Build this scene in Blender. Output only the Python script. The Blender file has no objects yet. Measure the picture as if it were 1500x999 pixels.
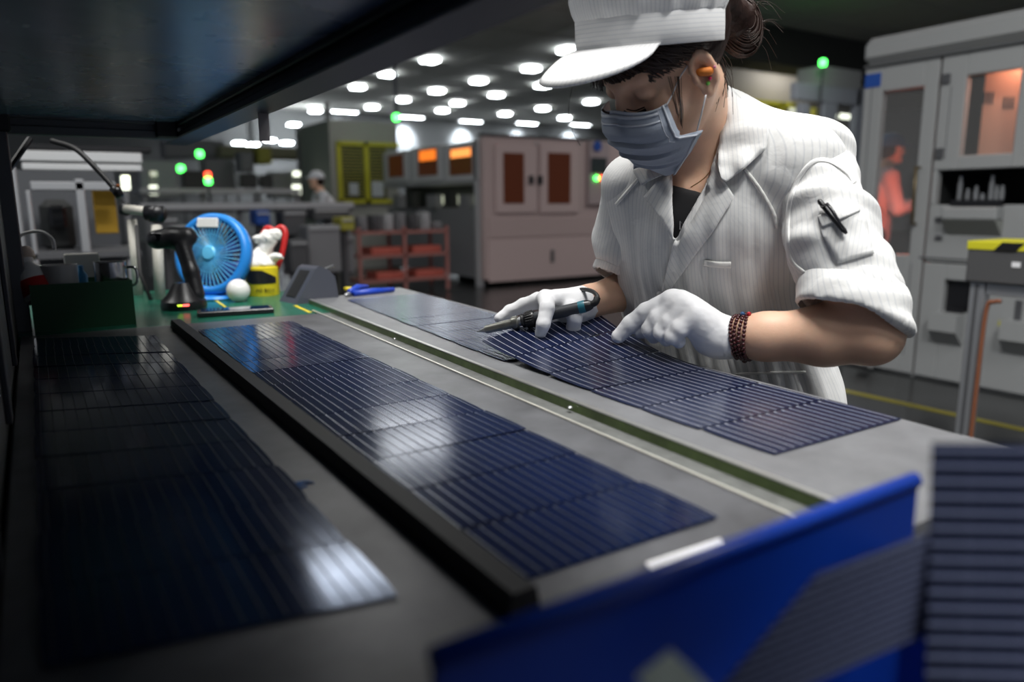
import bpy, bmesh, math, random, os
import numpy as np
from mathutils import Vector, Matrix, noise
from mathutils.bvhtree import BVHTree
random.seed(7)
SC = bpy.context.scene
COL = SC.collection
# ---------------------------------------------------------------- camera
FPX = 1085.27                                   # focal length in pixels of the 1500 px wide frame
PITCH, ROLL, YAW = 0.18437, 0.0071425, 0.567983
_cy, _sy = math.cos(YAW), math.sin(YAW)
FW = np.array([_sy*math.cos(PITCH), _cy*math.cos(PITCH), -math.sin(PITCH)])
_r = np.array([_cy, -_sy, 0.0]); _u = np.cross(_r, FW)
RT = math.cos(ROLL)*_r - math.sin(ROLL)*_u
UP = np.cross(RT, FW)
CAM = np.array([0.0, 0.0, 1.16])
cd = bpy.data.cameras.new('camera'); cam = bpy.data.objects.new('camera', cd); COL.objects.link(cam)
cd.sensor_width = 36.0; cd.lens = FPX/1500*36.0; cd.clip_start = 0.01; cd.clip_end = 200
cam.matrix_world = Matrix(((RT[0], UP[0], -FW[0], CAM[0]), (RT[1], UP[1], -FW[1], CAM[1]), (RT[2], UP[2], -FW[2], CAM[2]), (0, 0, 0, 1)))
cd.dof.use_dof = True; cd.dof.focus_distance = 1.13; cd.dof.aperture_fstop = 2.6; cd.dof.aperture_blades = 0
SC.camera = cam
# ---------------------------------------------------------------- world, light, exposure
w = bpy.data.worlds.new('world'); SC.world = w; w.use_nodes = True
w.node_tree.nodes['Background'].inputs[0].default_value = (0.50, 0.56, 0.66, 1)
w.node_tree.nodes['Background'].inputs[1].default_value = 0.30
SC.view_settings.view_transform = 'Standard'; SC.view_settings.look = 'None'
SC.view_settings.exposure = 0.0; SC.view_settings.gamma = 1.0; SC.view_settings.use_curve_mapping = False
CEIL = 4.5
def area(name, loc, size, power, color=(1, 0.98, 0.95), rot=(0, 0, 0), sy=None):
    l = bpy.data.lights.new(name, 'AREA'); l.energy = power; l.size = size; l.color = color
    if sy: l.shape = 'RECTANGLE'; l.size_y = sy
    o = bpy.data.objects.new(name, l); COL.objects.link(o); o.location = loc; o.rotation_euler = rot
    return o
# unseen ceiling lamps: two set by cell reflections, the rest added as fill (their housings are built below)
UNSEEN_LAMPS = [(0.6, 0.9, 118), (0.62, -1.1, 135), (2.4, -0.6, 50), (-1.6, 3.2, 50), (2.5, 6.7, 34), (4.9, 10.7, 22), (14.5, 11.15, 26), (9.5, 6.6, 75), (-0.6, -2.4, 30)]
for x, y, p in UNSEEN_LAMPS:
    area('unseen_lamp_light', (x, y, CEIL-0.10), 1.15, p, (1.0, 0.985, 0.955), sy=0.6)

def ray(x, y): return (x-750)/FPX*RT - (y-499.5)/FPX*UP + FW
def D(x, y, d): return CAM + ray(x, y)*d                      # point at depth d
def Zp(x, y, z): r = ray(x, y); return CAM + r*((z-CAM[2])/r[2])
def Yp(x, y, yy): r = ray(x, y); return CAM + r*(yy/r[1])
def Xp(x, y, xx): r = ray(x, y); return CAM + r*(xx/r[0])
def V(a, b, c): return a*RT + b*UP - c*FW
def unit(v): v = np.asarray(v, float); return v/np.linalg.norm(v)

# ---------------------------------------------------------------- materials
MATS = {}
def mat(name, col=(0.5, 0.5, 0.5), rough=0.5, metal=0.0, emit=None, es=0.0, bump=0.0, bscale=40.0, mottle=0.0, mscale=8.0, alpha=None, trans=0.0, spec=None, sub=0.0, coat=0.0, ior=None, rvar=0.0):
    if name in MATS: return MATS[name]
    m = bpy.data.materials.new(name); m.use_nodes = True; nt = m.node_tree; b = nt.nodes['Principled BSDF']
    b.inputs['Base Color'].default_value = (*col, 1); b.inputs['Roughness'].default_value = rough; b.inputs['Metallic'].default_value = metal
    if emit: b.inputs['Emission Color'].default_value = (*emit, 1); b.inputs['Emission Strength'].default_value = es
    if trans: b.inputs['Transmission Weight'].default_value = trans
    if alpha is not None: b.inputs['Alpha'].default_value = alpha
    if spec is not None: b.inputs['Specular IOR Level'].default_value = spec
    if coat: b.inputs['Coat Weight'].default_value = coat; b.inputs['Coat Roughness'].default_value = 0.1
    if ior: b.inputs['IOR'].default_value = ior
    if sub: b.inputs['Subsurface Weight'].default_value = sub; b.inputs['Subsurface Radius'].default_value = (0.012, 0.005, 0.003); b.inputs['Subsurface Scale'].default_value = 0.5
    L = nt.links
    if bump or mottle or rvar:
        tc = nt.nodes.new('ShaderNodeTexCoord')
    if bump:
        n = nt.nodes.new('ShaderNodeTexNoise'); n.inputs['Scale'].default_value = bscale; n.inputs['Detail'].default_value = 4
        L.new(tc.outputs['Object'], n.inputs['Vector'])
        bp = nt.nodes.new('ShaderNodeBump'); bp.inputs['Strength'].default_value = bump; bp.inputs['Distance'].default_value = 0.004
        L.new(n.outputs['Fac'], bp.inputs['Height']); L.new(bp.outputs['Normal'], b.inputs['Normal'])
    if mottle:
        n2 = nt.nodes.new('ShaderNodeTexNoise'); n2.inputs['Scale'].default_value = mscale; n2.inputs['Detail'].default_value = 6; n2.inputs['Roughness'].default_value = 0.65
        L.new(tc.outputs['Object'], n2.inputs['Vector'])
        r = nt.nodes.new('ShaderNodeValToRGB')
        r.color_ramp.elements[0].position = 0.35; r.color_ramp.elements[1].position = 0.65
        r.color_ramp.elements[0].color = (*[c*(1-mottle) for c in col], 1); r.color_ramp.elements[1].color = (*[min(1, c*(1+mottle)) for c in col], 1)
        L.new(n2.outputs['Fac'], r.inputs['Fac']); L.new(r.outputs['Color'], b.inputs['Base Color'])
    if rvar:
        n3 = nt.nodes.new('ShaderNodeTexNoise'); n3.inputs['Scale'].default_value = mscale*1.7; n3.inputs['Detail'].default_value = 5
        L.new(tc.outputs['Object'], n3.inputs['Vector'])
        mr = nt.nodes.new('ShaderNodeMapRange'); mr.inputs['To Min'].default_value = max(0, rough-rvar); mr.inputs['To Max'].default_value = rough+rvar
        L.new(n3.outputs['Fac'], mr.inputs['Value']); L.new(mr.outputs['Result'], b.inputs['Roughness'])
    MATS[name] = m; return m

def fabric(name, base=(0.74, 0.74, 0.73), line=(0.42, 0.45, 0.50), pitch=0.0066, width=0.14, wr=0.25):
    m = bpy.data.materials.new(name); m.use_nodes = True; nt = m.node_tree; L = nt.links; b = nt.nodes['Principled BSDF']
    b.inputs['Roughness'].default_value = 0.85; b.inputs['Specular IOR Level'].default_value = 0.2; b.inputs['Sheen Weight'].default_value = 0.15
    at = nt.nodes.new('ShaderNodeAttribute'); at.attribute_name = 'stripe'
    dv = nt.nodes.new('ShaderNodeMath'); dv.operation = 'DIVIDE'; dv.inputs[1].default_value = pitch; L.new(at.outputs['Fac'], dv.inputs[0])
    fr = nt.nodes.new('ShaderNodeMath'); fr.operation = 'FRACT'; L.new(dv.outputs[0], fr.inputs[0])
    pp = nt.nodes.new('ShaderNodeMath'); pp.operation = 'PINGPONG'; pp.inputs[1].default_value = 0.5; L.new(fr.outputs[0], pp.inputs[0])
    mr = nt.nodes.new('ShaderNodeMapRange'); mr.inputs['From Min'].default_value = width*0.4; mr.inputs['From Max'].default_value = width; mr.inputs['To Min'].default_value = 0.34; mr.inputs['To Max'].default_value = 0.0
    L.new(pp.outputs[0], mr.inputs['Value'])
    mx = nt.nodes.new('ShaderNodeMix'); mx.data_type = 'RGBA'; mx.inputs[6].default_value = (*base, 1); mx.inputs[7].default_value = (*line, 1)
    L.new(mr.outputs['Result'], mx.inputs[0]); L.new(mx.outputs[2], b.inputs['Base Color'])
    tc = nt.nodes.new('ShaderNodeTexCoord')
    n = nt.nodes.new('ShaderNodeTexNoise'); n.inputs['Scale'].default_value = 34; n.inputs['Detail'].default_value = 3; n.inputs['Distortion'].default_value = 0.6; L.new(tc.outputs['Object'], n.inputs['Vector'])
    bp = nt.nodes.new('ShaderNodeBump'); bp.inputs['Strength'].default_value = wr; bp.inputs['Distance'].default_value = 0.006
    L.new(n.outputs['Fac'], bp.inputs['Height']); L.new(bp.outputs['Normal'], b.inputs['Normal'])
    MATS[name] = m; return m

# ---------------------------------------------------------------- mesh building
class MB:
    def __init__(s): s.v = []; s.f = []
    def add(s, vs, fs):
        n = len(s.v); s.v += [tuple(float(c) for c in p) for p in vs]; s.f += [tuple(i+n for i in f) for f in fs]; return s
    def obox(s, c, ax, half, bev=0.0):
        """oriented box: centre, three unit axes, half sizes; bev = chamfer"""
        c = np.asarray(c, float); A = [unit(a) for a in ax]; h = [float(x) for x in half]
        b = min(bev, min(h)*0.49)
        if b <= 0:
            vs = [c+A[0]*h[0]*i+A[1]*h[1]*j+A[2]*h[2]*k for i in (-1, 1) for j in (-1, 1) for k in (-1, 1)]
            return s.add(vs, [(0, 1, 3, 2), (4, 6, 7, 5), (0, 4, 5, 1), (2, 3, 7, 6), (0, 2, 6, 4), (1, 5, 7, 3)])
        vs = []; idx = {}
        for i in (-1, 1):
            for j in (-1, 1):
                for k in (-1, 1):
                    for a in range(3):
                        e = [h[0]-b, h[1]-b, h[2]-b]; e[a] = h[a]
                        idx[(i, j, k, a)] = len(vs); vs.append(c+A[0]*e[0]*i+A[1]*e[1]*j+A[2]*e[2]*k)
        fs = []
        for a in range(3):
            for sg in (-1, 1):
                o = [x for x in range(3) if x != a]; q = []
                for (p, r) in ((-1, -1), (1, -1), (1, 1), (-1, 1)):
                    t = [0, 0, 0]; t[a] = sg; t[o[0]] = p; t[o[1]] = r; q.append(idx[(*t, a)])
                fs.append(tuple(q) if (sg > 0) == (a != 1) else tuple(q[::-1]))
        for a in range(3):
            o = [x for x in range(3) if x != a]
            for p in (-1, 1):
                for r in (-1, 1):
                    q = []
                    for sg, face in ((-1, o[0]), (1, o[0]), (1, o[1]), (-1, o[1])):
                        t = [0, 0, 0]; t[a] = sg; t[o[0]] = p; t[o[1]] = r; q.append(idx[(*t, face)])
                    fs.append(tuple(q))
        for i in (-1, 1):
            for j in (-1, 1):
                for k in (-1, 1): fs.append((idx[(i, j, k, 0)], idx[(i, j, k, 1)], idx[(i, j, k, 2)]))
        return s.add(vs, fs)
    def b(s, x0, x1, y0, y1, z0, z1, bev=0.0):
        return s.obox(((x0+x1)/2, (y0+y1)/2, (z0+z1)/2), ((1, 0, 0), (0, 1, 0), (0, 0, 1)), (abs(x1-x0)/2, abs(y1-y0)/2, abs(z1-z0)/2), bev)
    def tube(s, pts, r, n=10, cap=True, closed=False, flat=None):
        P = [np.asarray(p, float) for p in pts]; m = len(P)
        R = [r]*m if np.isscalar(r) else list(r)
        ref = None; rings = []
        for i in range(m):
            a = P[(i-1) % m] if (i > 0 or closed) else P[i]; c = P[(i+1) % m] if (i < m-1 or closed) else P[i]
            t = c-a; t = t/(np.linalg.norm(t)+1e-12)
            if ref is None:
                ref = np.cross(t, (0, 0, 1.0)); 
                if np.linalg.norm(ref) < 1e-3: ref = np.cross(t, (1.0, 0, 0))
            ref = ref - t*np.dot(ref, t); ref /= np.linalg.norm(ref)+1e-12; bi = np.cross(t, ref)
            rings.append([P[i]+R[i]*(math.cos(2*math.pi*k/n)*ref+math.sin(2*math.pi*k/n)*bi) for k in range(n)])
        vs = [p for q in rings for p in q]; fs = []
        for i in range(m if closed else m-1):
            j = (i+1) % m
            for k in range(n): fs.append((i*n+k, i*n+(k+1) % n, j*n+(k+1) % n, j*n+k))
        if cap and not closed:
            fs.append(tuple(range(n-1, -1, -1))); fs.append(tuple((m-1)*n+k for k in range(n)))
        return s.add(vs, fs)
    def lathe(s, c, axis, prof, n=24):
        """prof: (radius, height) along axis from c"""
        a = unit(axis); r = np.cross(a, (0, 0, 1.0)); 
        if np.linalg.norm(r) < 1e-3: r = np.array([1.0, 0, 0])
        r = unit(r); t = np.cross(a, r); c = np.asarray(c, float); vs = []; fs = []
        for (R, h) in prof:
            for k in range(n):
                th = 2*math.pi*k/n; vs.append(c+a*h+R*(math.cos(th)*r+math.sin(th)*t))
        m = len(prof)
        for i in range(m-1):
            for k in range(n): fs.append((i*n+k, i*n+(k+1) % n, (i+1)*n+(k+1) % n, (i+1)*n+k))
        fs.append(tuple(range(n-1, -1, -1))); fs.append(tuple((m-1)*n+k for k in range(n)))
        return s.add(vs, fs)
    def prism(s, poly, off):
        """closed polygon of 3D points extruded by vector off"""
        n = len(poly); P = [np.asarray(p, float) for p in poly]; vs = P+[p+np.asarray(off, float) for p in P]
        fs = [tuple(range(n))[::-1], tuple(range(n, 2*n))]+[(i, (i+1) % n, n+(i+1) % n, n+i) for i in range(n)]
        return s.add(vs, fs)
    def ball(s, c, r, n=10, ax=None):
        c = np.asarray(c, float); rr = (r, r, r) if np.isscalar(r) else r
        A = ax if ax is not None else np.eye(3); vs = []; fs = []; m = max(4, n//2+1)
        for i in range(m+1):
            ph = math.pi*i/m
            for k in range(n):
                th = 2*math.pi*k/n
                vs.append(c+A[0]*rr[0]*math.sin(ph)*math.cos(th)+A[1]*rr[1]*math.sin(ph)*math.sin(th)+A[2]*rr[2]*math.cos(ph))
        for i in range(m):
            for k in range(n): fs.append((i*n+k, i*n+(k+1) % n, (i+1)*n+(k+1) % n, (i+1)*n+k))
        return s.add(vs, fs)
LOC = {}
def mesh_obj(name, verts, faces, m, parent=None, smooth=False, attrs=None, fixn=True):
    me = bpy.data.meshes.new(name)
    base = LOC.get(parent.name, np.zeros(3)) if parent is not None else np.zeros(3)
    vv = np.asarray(verts, float)-base
    me.from_pydata(vv.tolist() if len(vv) < 1 else [tuple(p) for p in vv], [], faces)
    if attrs:
        for k, a in attrs.items():
            at = me.attributes.new(k, 'FLOAT', 'POINT'); at.data.foreach_set('value', np.asarray(a, dtype=np.float32))
    if fixn:
        bm = bmesh.new(); bm.from_mesh(me); bmesh.ops.recalc_face_normals(bm, faces=bm.faces); bm.to_mesh(me); bm.free()
    if smooth: me.polygons.foreach_set('use_smooth', [True]*len(me.polygons))
    me.materials.append(m)
    o = bpy.data.objects.new(name, me); COL.objects.link(o)
    if parent is not None:
        o.parent = parent; LOC[o.name] = base
    return o
def part(name, mb, m, parent=None, smooth=False, label=None, kind=None):
    o = mesh_obj(name, mb.v, mb.f, m, parent, smooth and smooth is True)
    if smooth == 'auto':
        o.data.polygons.foreach_set('use_smooth', [True]*len(o.data.polygons))
        try: o.data.set_sharp_from_angle(angle=0.6)
        except Exception: pass
    if label: o['label'] = label
    if kind: o['kind'] = kind
    return o
def thing(name, label, cat, loc=(0, 0, 0), group=None):
    o = bpy.data.objects.new(name, None); COL.objects.link(o); o.empty_display_size = 0.05
    o.location = tuple(float(c) for c in loc); LOC[o.name] = np.asarray(loc, float)
    o['label'] = label; o['category'] = cat
    if group: o['group'] = group
    return o
def tag(o, label, cat, group=None):
    o['label'] = label; o['category'] = cat
    if group: o['group'] = group
    return o
def centre_origin(o):
    me = o.data; n = len(me.vertices); a = np.empty(n*3); me.vertices.foreach_get('co', a); a = a.reshape(-1, 3)
    c = np.array([(a[:, 0].min()+a[:, 0].max())/2, (a[:, 1].min()+a[:, 1].max())/2, a[:, 2].min()]); a -= c
    me.vertices.foreach_set('co', a.ravel()); o.location = tuple(c); me.update()
def single(name, mb, m, label, cat, group=None, smooth=False, kind=None):
    o = part(name, mb, m, None, smooth); tag(o, label, cat, group)
    if kind: o['kind'] = kind
    centre_origin(o); return o
def struct(name, mb, m):
    o = part(name, mb, m); o['kind'] = 'structure'; return o

# ---------------------------------------------------------------- implicit surfaces (for bodies, cloth and hair)
class Vol:
    def __init__(s, lo, hi, h):
        s.lo = np.asarray(lo, float); s.h = h; s.n = [int(math.ceil((b-a)/h))+1 for a, b in zip(lo, hi)]
        s.F = np.full(s.n, 1.0, np.float32)
    def sub(s, lo, hi):
        a = [max(0, int((l-o)/s.h)) for l, o in zip(lo, s.lo)]; b = [min(n, int(math.ceil((q-o)/s.h))+2) for q, o, n in zip(hi, s.lo, s.n)]
        sl = tuple(slice(i, max(i, j)) for i, j in zip(a, b))
        ax = [(s.lo[i]+s.h*np.arange(sl[i].start, sl[i].stop)).astype(np.float32) for i in range(3)]
        return sl, ax[0][:, None, None], ax[1][None, :, None], ax[2][None, None, :]
    def comb(s, sl, d, k, op):
        a = s.F[sl]
        if op < 0: a, d = -a, d           # subtraction: max(F,-d) = -min(-F,d)
        if k > 0:
            h = np.maximum(k-np.abs(a-d), 0)/k; r = np.minimum(a, d)-h*h*k*0.25
        else: r = np.minimum(a, d)
        s.F[sl] = -r if op < 0 else r
    def cone(s, p0, p1, r0, r1, k=0.01, op=1):
        p0 = np.asarray(p0, float); p1 = np.asarray(p1, float); m = max(r0, r1)+max(k, 3*s.h)
        sl, X, Y, Z = s.sub(np.minimum(p0, p1)-m, np.maximum(p0, p1)+m)
        b = p1-p0; L = float(b@b)+1e-12
        t = np.clip(((X-p0[0])*b[0]+(Y-p0[1])*b[1]+(Z-p0[2])*b[2])/L, 0, 1)
        d = np.sqrt((X-p0[0]-t*b[0])**2+(Y-p0[1]-t*b[1])**2+(Z-p0[2]-t*b[2])**2)-(r0+t*(r1-r0))
        s.comb(sl, d, k, op); return s
    def chain(s, pts, rs, k=0.01):
        for i in range(len(pts)-1): s.cone(pts[i], pts[i+1], rs[i], rs[i+1], k)
        return s
    def ell(s, c, ax, r, k=0.01, op=1):
        c = np.asarray(c, float); m = max(r)+max(k, 3*s.h); sl, X, Y, Z = s.sub(c-m, c+m)
        q = []
        for i in range(3):
            a = unit(ax[i]); q.append(((X-c[0])*a[0]+(Y-c[1])*a[1]+(Z-c[2])*a[2]))
        k0 = np.sqrt(sum((q[i]/r[i])**2 for i in range(3)))+1e-6; k1 = np.sqrt(sum((q[i]/r[i]**2)**2 for i in range(3)))+1e-6
        s.comb(sl, k0*(k0-1)/k1, k, op); return s
    def fn(s, f, lo, hi, k=0.0, op=1):
        sl, X, Y, Z = s.sub(lo, hi); s.comb(sl, f(X, Y, Z).astype(np.float32), k, op); return s
    def nets(s):
        F = s.F; S = F < 0
        c = S[:-1, :-1, :-1].astype(np.int8)
        for i, j, k in ((0, 0, 1), (0, 1, 0), (0, 1, 1), (1, 0, 0), (1, 0, 1), (1, 1, 0), (1, 1, 1)):
            c = c + S[i:S.shape[0]-1+i, j:S.shape[1]-1+j, k:S.shape[2]-1+k]
        I = np.argwhere((c > 0) & (c < 8)); n = len(I)
        idm = np.full(c.shape, -1, np.int32); idm[I[:, 0], I[:, 1], I[:, 2]] = np.arange(n)
        C = {}
        for i in (0, 1):
            for j in (0, 1):
                for k in (0, 1): C[(i, j, k)] = F[I[:, 0]+i, I[:, 1]+j, I[:, 2]+k]
        acc = np.zeros((n, 3)); cnt = np.zeros(n)
        for a in range(3):
            for p in (0, 1):
                for q in (0, 1):
                    o = [x for x in range(3) if x != a]; A = [0, 0, 0]; A[o[0]] = p; A[o[1]] = q; B = list(A); B[a] = 1
                    fa, fb = C[tuple(A)], C[tuple(B)]; m = (fa < 0) != (fb < 0)
                    t = np.where(m, fa/np.where(m, fa-fb, 1), 0)
                    P = np.zeros((n, 3)); P[:, o[0]] = p; P[:, o[1]] = q; P[:, a] = t
                    acc += P*m[:, None]; cnt += m
        V_ = s.lo+s.h*(I+acc/np.maximum(cnt, 1)[:, None]); faces = []
        for a in range(3):
            o = [(a+1) % 3, (a+2) % 3]
            sa = [slice(1, -1)]*3; sa[a] = slice(0, -1); sb = [slice(1, -1)]*3; sb[a] = slice(1, None)
            s0 = S[tuple(sa)]; s1 = S[tuple(sb)]; E = np.argwhere(s0 != s1)
            if not len(E): continue
            fl = s0[E[:, 0], E[:, 1], E[:, 2]]
            E = E.copy(); E[:, o[0]] += 1; E[:, o[1]] += 1
            def g(d0, d1):
                q = E.copy(); q[:, o[0]] -= d0; q[:, o[1]] -= d1; return idm[q[:, 0], q[:, 1], q[:, 2]]
            Q = np.stack([g(1, 1), g(0, 1), g(0, 0), g(1, 0)], 1); Q[~fl] = Q[~fl][:, ::-1]; Q = Q[(Q >= 0).all(1)]
            faces.append(Q)
        return V_, np.concatenate(faces) if faces else np.zeros((0, 4), int)
def smooth_mesh(Vv, Q, it=2, lam=0.5):
    n = len(Vv); e = np.concatenate([Q[:, [0, 1]], Q[:, [1, 2]], Q[:, [2, 3]], Q[:, [3, 0]]])
    e = np.concatenate([e, e[:, ::-1]]); cnt = np.bincount(e[:, 0], minlength=n).astype(float)
    for _ in range(it):
        s = np.stack([np.bincount(e[:, 0], weights=Vv[e[:, 1], i], minlength=n) for i in range(3)], 1)/np.maximum(cnt, 1)[:, None]
        Vv = Vv+lam*(s-Vv)
    return Vv
def normals(Vv, Q):
    fn = np.cross(Vv[Q[:, 2]]-Vv[Q[:, 0]], Vv[Q[:, 3]]-Vv[Q[:, 1]]); N = np.zeros_like(Vv)
    for i in range(4):
        for j in range(3): N[:, j] += np.bincount(Q[:, i], weights=fn[:, j], minlength=len(Vv))
    return N/(np.linalg.norm(N, axis=1)[:, None]+1e-12)
def vol_obj(name, vol, m, parent, it=2, attrs=None, disp=None, label=None):
    Vv, Q = vol.nets(); Vv = smooth_mesh(Vv, Q, it)
    if disp is not None: Vv = Vv+normals(Vv, Q)*disp(Vv)[:, None]
    at = attrs(Vv) if attrs else None
    o = mesh_obj(name, Vv, Q.tolist(), m, parent, True, at, fixn=False)
    if label: o['label'] = label
    return o, Vv, Q
_rng = np.random.default_rng(3)
_LAT = _rng.random((32, 32, 32)).astype(np.float32)
def vnoise(P, scale):
    q = np.asarray(P)*scale; i = np.floor(q).astype(int); f = q-i; f = f*f*(3-2*f); r = 0
    for a in (0, 1):
        for b in (0, 1):
            for c in (0, 1):
                wgt = (f[:, 0] if a else 1-f[:, 0])*(f[:, 1] if b else 1-f[:, 1])*(f[:, 2] if c else 1-f[:, 2])
                r = r+wgt*_LAT[(i[:, 0]+a) % 32, (i[:, 1]+b) % 32, (i[:, 2]+c) % 32]
    return r*2-1
def spline(pts, n=8):
    P = [np.asarray(p, float) for p in pts]; P = [2*P[0]-P[1]]+P+[2*P[-1]-P[-2]]; out = []
    for i in range(1, len(P)-2):
        for k in range(n):
            t = k/n; out.append(0.5*((2*P[i])+(-P[i-1]+P[i+1])*t+(2*P[i-1]-5*P[i]+4*P[i+1]-P[i+2])*t*t+(-P[i-1]+3*P[i]-3*P[i+1]+P[i+2])*t**3))
    out.append(P[-2]); return out
# ================================================================ MATERIALS
STEEL = mat('brushed_steel', (0.42, 0.43, 0.44), 0.38, 0.9, mottle=0.12, mscale=30)
ALU = mat('aluminium_profile', (0.50, 0.51, 0.53), 0.42, 0.8)
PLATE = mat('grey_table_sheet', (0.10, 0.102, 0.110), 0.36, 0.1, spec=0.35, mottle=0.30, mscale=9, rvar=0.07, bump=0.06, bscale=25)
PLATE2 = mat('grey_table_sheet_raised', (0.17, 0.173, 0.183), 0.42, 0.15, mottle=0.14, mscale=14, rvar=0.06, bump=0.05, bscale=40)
CHAN = mat('channel_grey', (0.16, 0.165, 0.16), 0.55, 0.4, mottle=0.2, mscale=40)
GREENEDGE = mat('green_edge', (0.13, 0.19, 0.06), 0.35, mottle=0.3, mscale=25)
BLACK = mat('black_rubber', (0.012, 0.012, 0.013), 0.55)
BLACKP = mat('black_plastic', (0.010, 0.010, 0.012), 0.35)
DARK = mat('dark_frame', (0.050, 0.054, 0.066), 0.45, 0.5)
DARKSEAM = mat('dark_seam', (0.006, 0.006, 0.007), 0.7)
GREYP = mat('dark_grey_plastic', (0.060, 0.065, 0.085), 0.5)
WHITEP = mat('white_plastic', (0.75, 0.75, 0.73), 0.4)
CREAM = mat('cream_tube', (0.55, 0.53, 0.47), 0.45)
GREENMAT = mat('green_mat', (0.012, 0.12, 0.075), 0.25, mottle=0.2, mscale=6)
GREENBOX = mat('green_box', (0.008, 0.06, 0.022), 0.5)
BLUEFAN = mat('fan_blue', (0.02, 0.24, 0.72), 0.35)
BLUEFAN2 = mat('fan_blue_pale', (0.10, 0.45, 0.75), 0.35)
BLUEBLADE = mat('fan_blade', (0.05, 0.12, 0.40), 0.3, alpha=0.75)
YELLOW = mat('tin_yellow', (0.75, 0.60, 0.02), 0.4)
RED = mat('red_plastic', (0.50, 0.02, 0.02), 0.4)
BIN = mat('bin_blue', (0.003, 0.032, 0.27), 0.35)
CLOTHW = mat('crumpled_white', (0.85, 0.83, 0.78), 0.8, bump=0.4, bscale=60)
CELL = mat('solar_cell', (0.004, 0.009, 0.036), 0.13, 0.0, spec=0.5, rvar=0.03, mscale=40, mottle=0.12)
CELL2 = mat('solar_cell_matt', (0.008, 0.012, 0.038), 0.22, 0.0, spec=0.6, rvar=0.03, mscale=40, mottle=0.12)
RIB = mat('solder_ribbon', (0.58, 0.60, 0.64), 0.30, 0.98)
RIBSH = mat('solder_ribbon_shaded', (0.07, 0.08, 0.10), 0.4, 0.7)  # darker ribbon copy, dim reflection under the shelf put into its colour
RIBM = mat('solder_ribbon_pale', (0.42, 0.44, 0.50), 0.6, 0.3)
RIBP = mat('solder_ribbon_bright', (0.62, 0.64, 0.70), 0.45, 0.5)
for m_ in (CELL, CELL2): m_.node_tree.nodes['Principled BSDF'].inputs['Specular Tint'].default_value = (0.20, 0.46, 1.0, 1)
TZ = 0.92
# ================================================================ THE HALL
FLOOR = mat('floor_dark', (0.020, 0.021, 0.022), 0.22, mottle=0.4, mscale=1.2, rvar=0.1)
CEILM = mat('ceiling_grey', (0.62, 0.62, 0.58), 0.8, mottle=0.05, mscale=2)
WALLM = mat('wall_grey', (0.22, 0.225, 0.23), 0.8)
struct('floor', MB().b(-8, 30, -6, 30, -0.1, 0.0), FLOOR)
ceiling = struct('ceiling', MB().b(-8, 30, -6, 30, CEIL, CEIL+0.1), CEILM)
struct('wall_back', MB().b(-8, 30, 27.4, 27.6, 0.0, CEIL), WALLM)
struct('wall_right', MB().b(28, 28.2, -6, 29.2, 0.0, CEIL), WALLM)
# ceiling tile joints (real grooves would be hidden at this range: thin T bars)
tb = MB()
for k in range(20): tb.b(-8, 30, -5+1.8*k, -4.97+1.8*k, CEIL-0.012, CEIL)
for k in range(20): tb.b(-7+1.8*k, -6.97+1.8*k, -6, 29, CEIL-0.012, CEIL)
tbo = part('ceiling_grid', tb, mat('tbar', (0.5, 0.5, 0.47), 0.7), ceiling); tbo['kind'] = 'stuff'
ylane = MB(); a = Zp(1235, 572, 0); b = Zp(1400, 608, 0); d = unit(b-a); n = np.array([-d[1], d[0], 0])
ylane.obox((a+b)/2+np.array([0, 0, 0.0015]), (d, n, (0, 0, 1)), (3.4, 0.03, 0.0015))
tag(part('floor_line', ylane, mat('line_yellow', (0.24, 0.21, 0.02), 0.5)), 'yellow line painted on the dark floor in front of the large white machine', 'floor marking')
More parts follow.
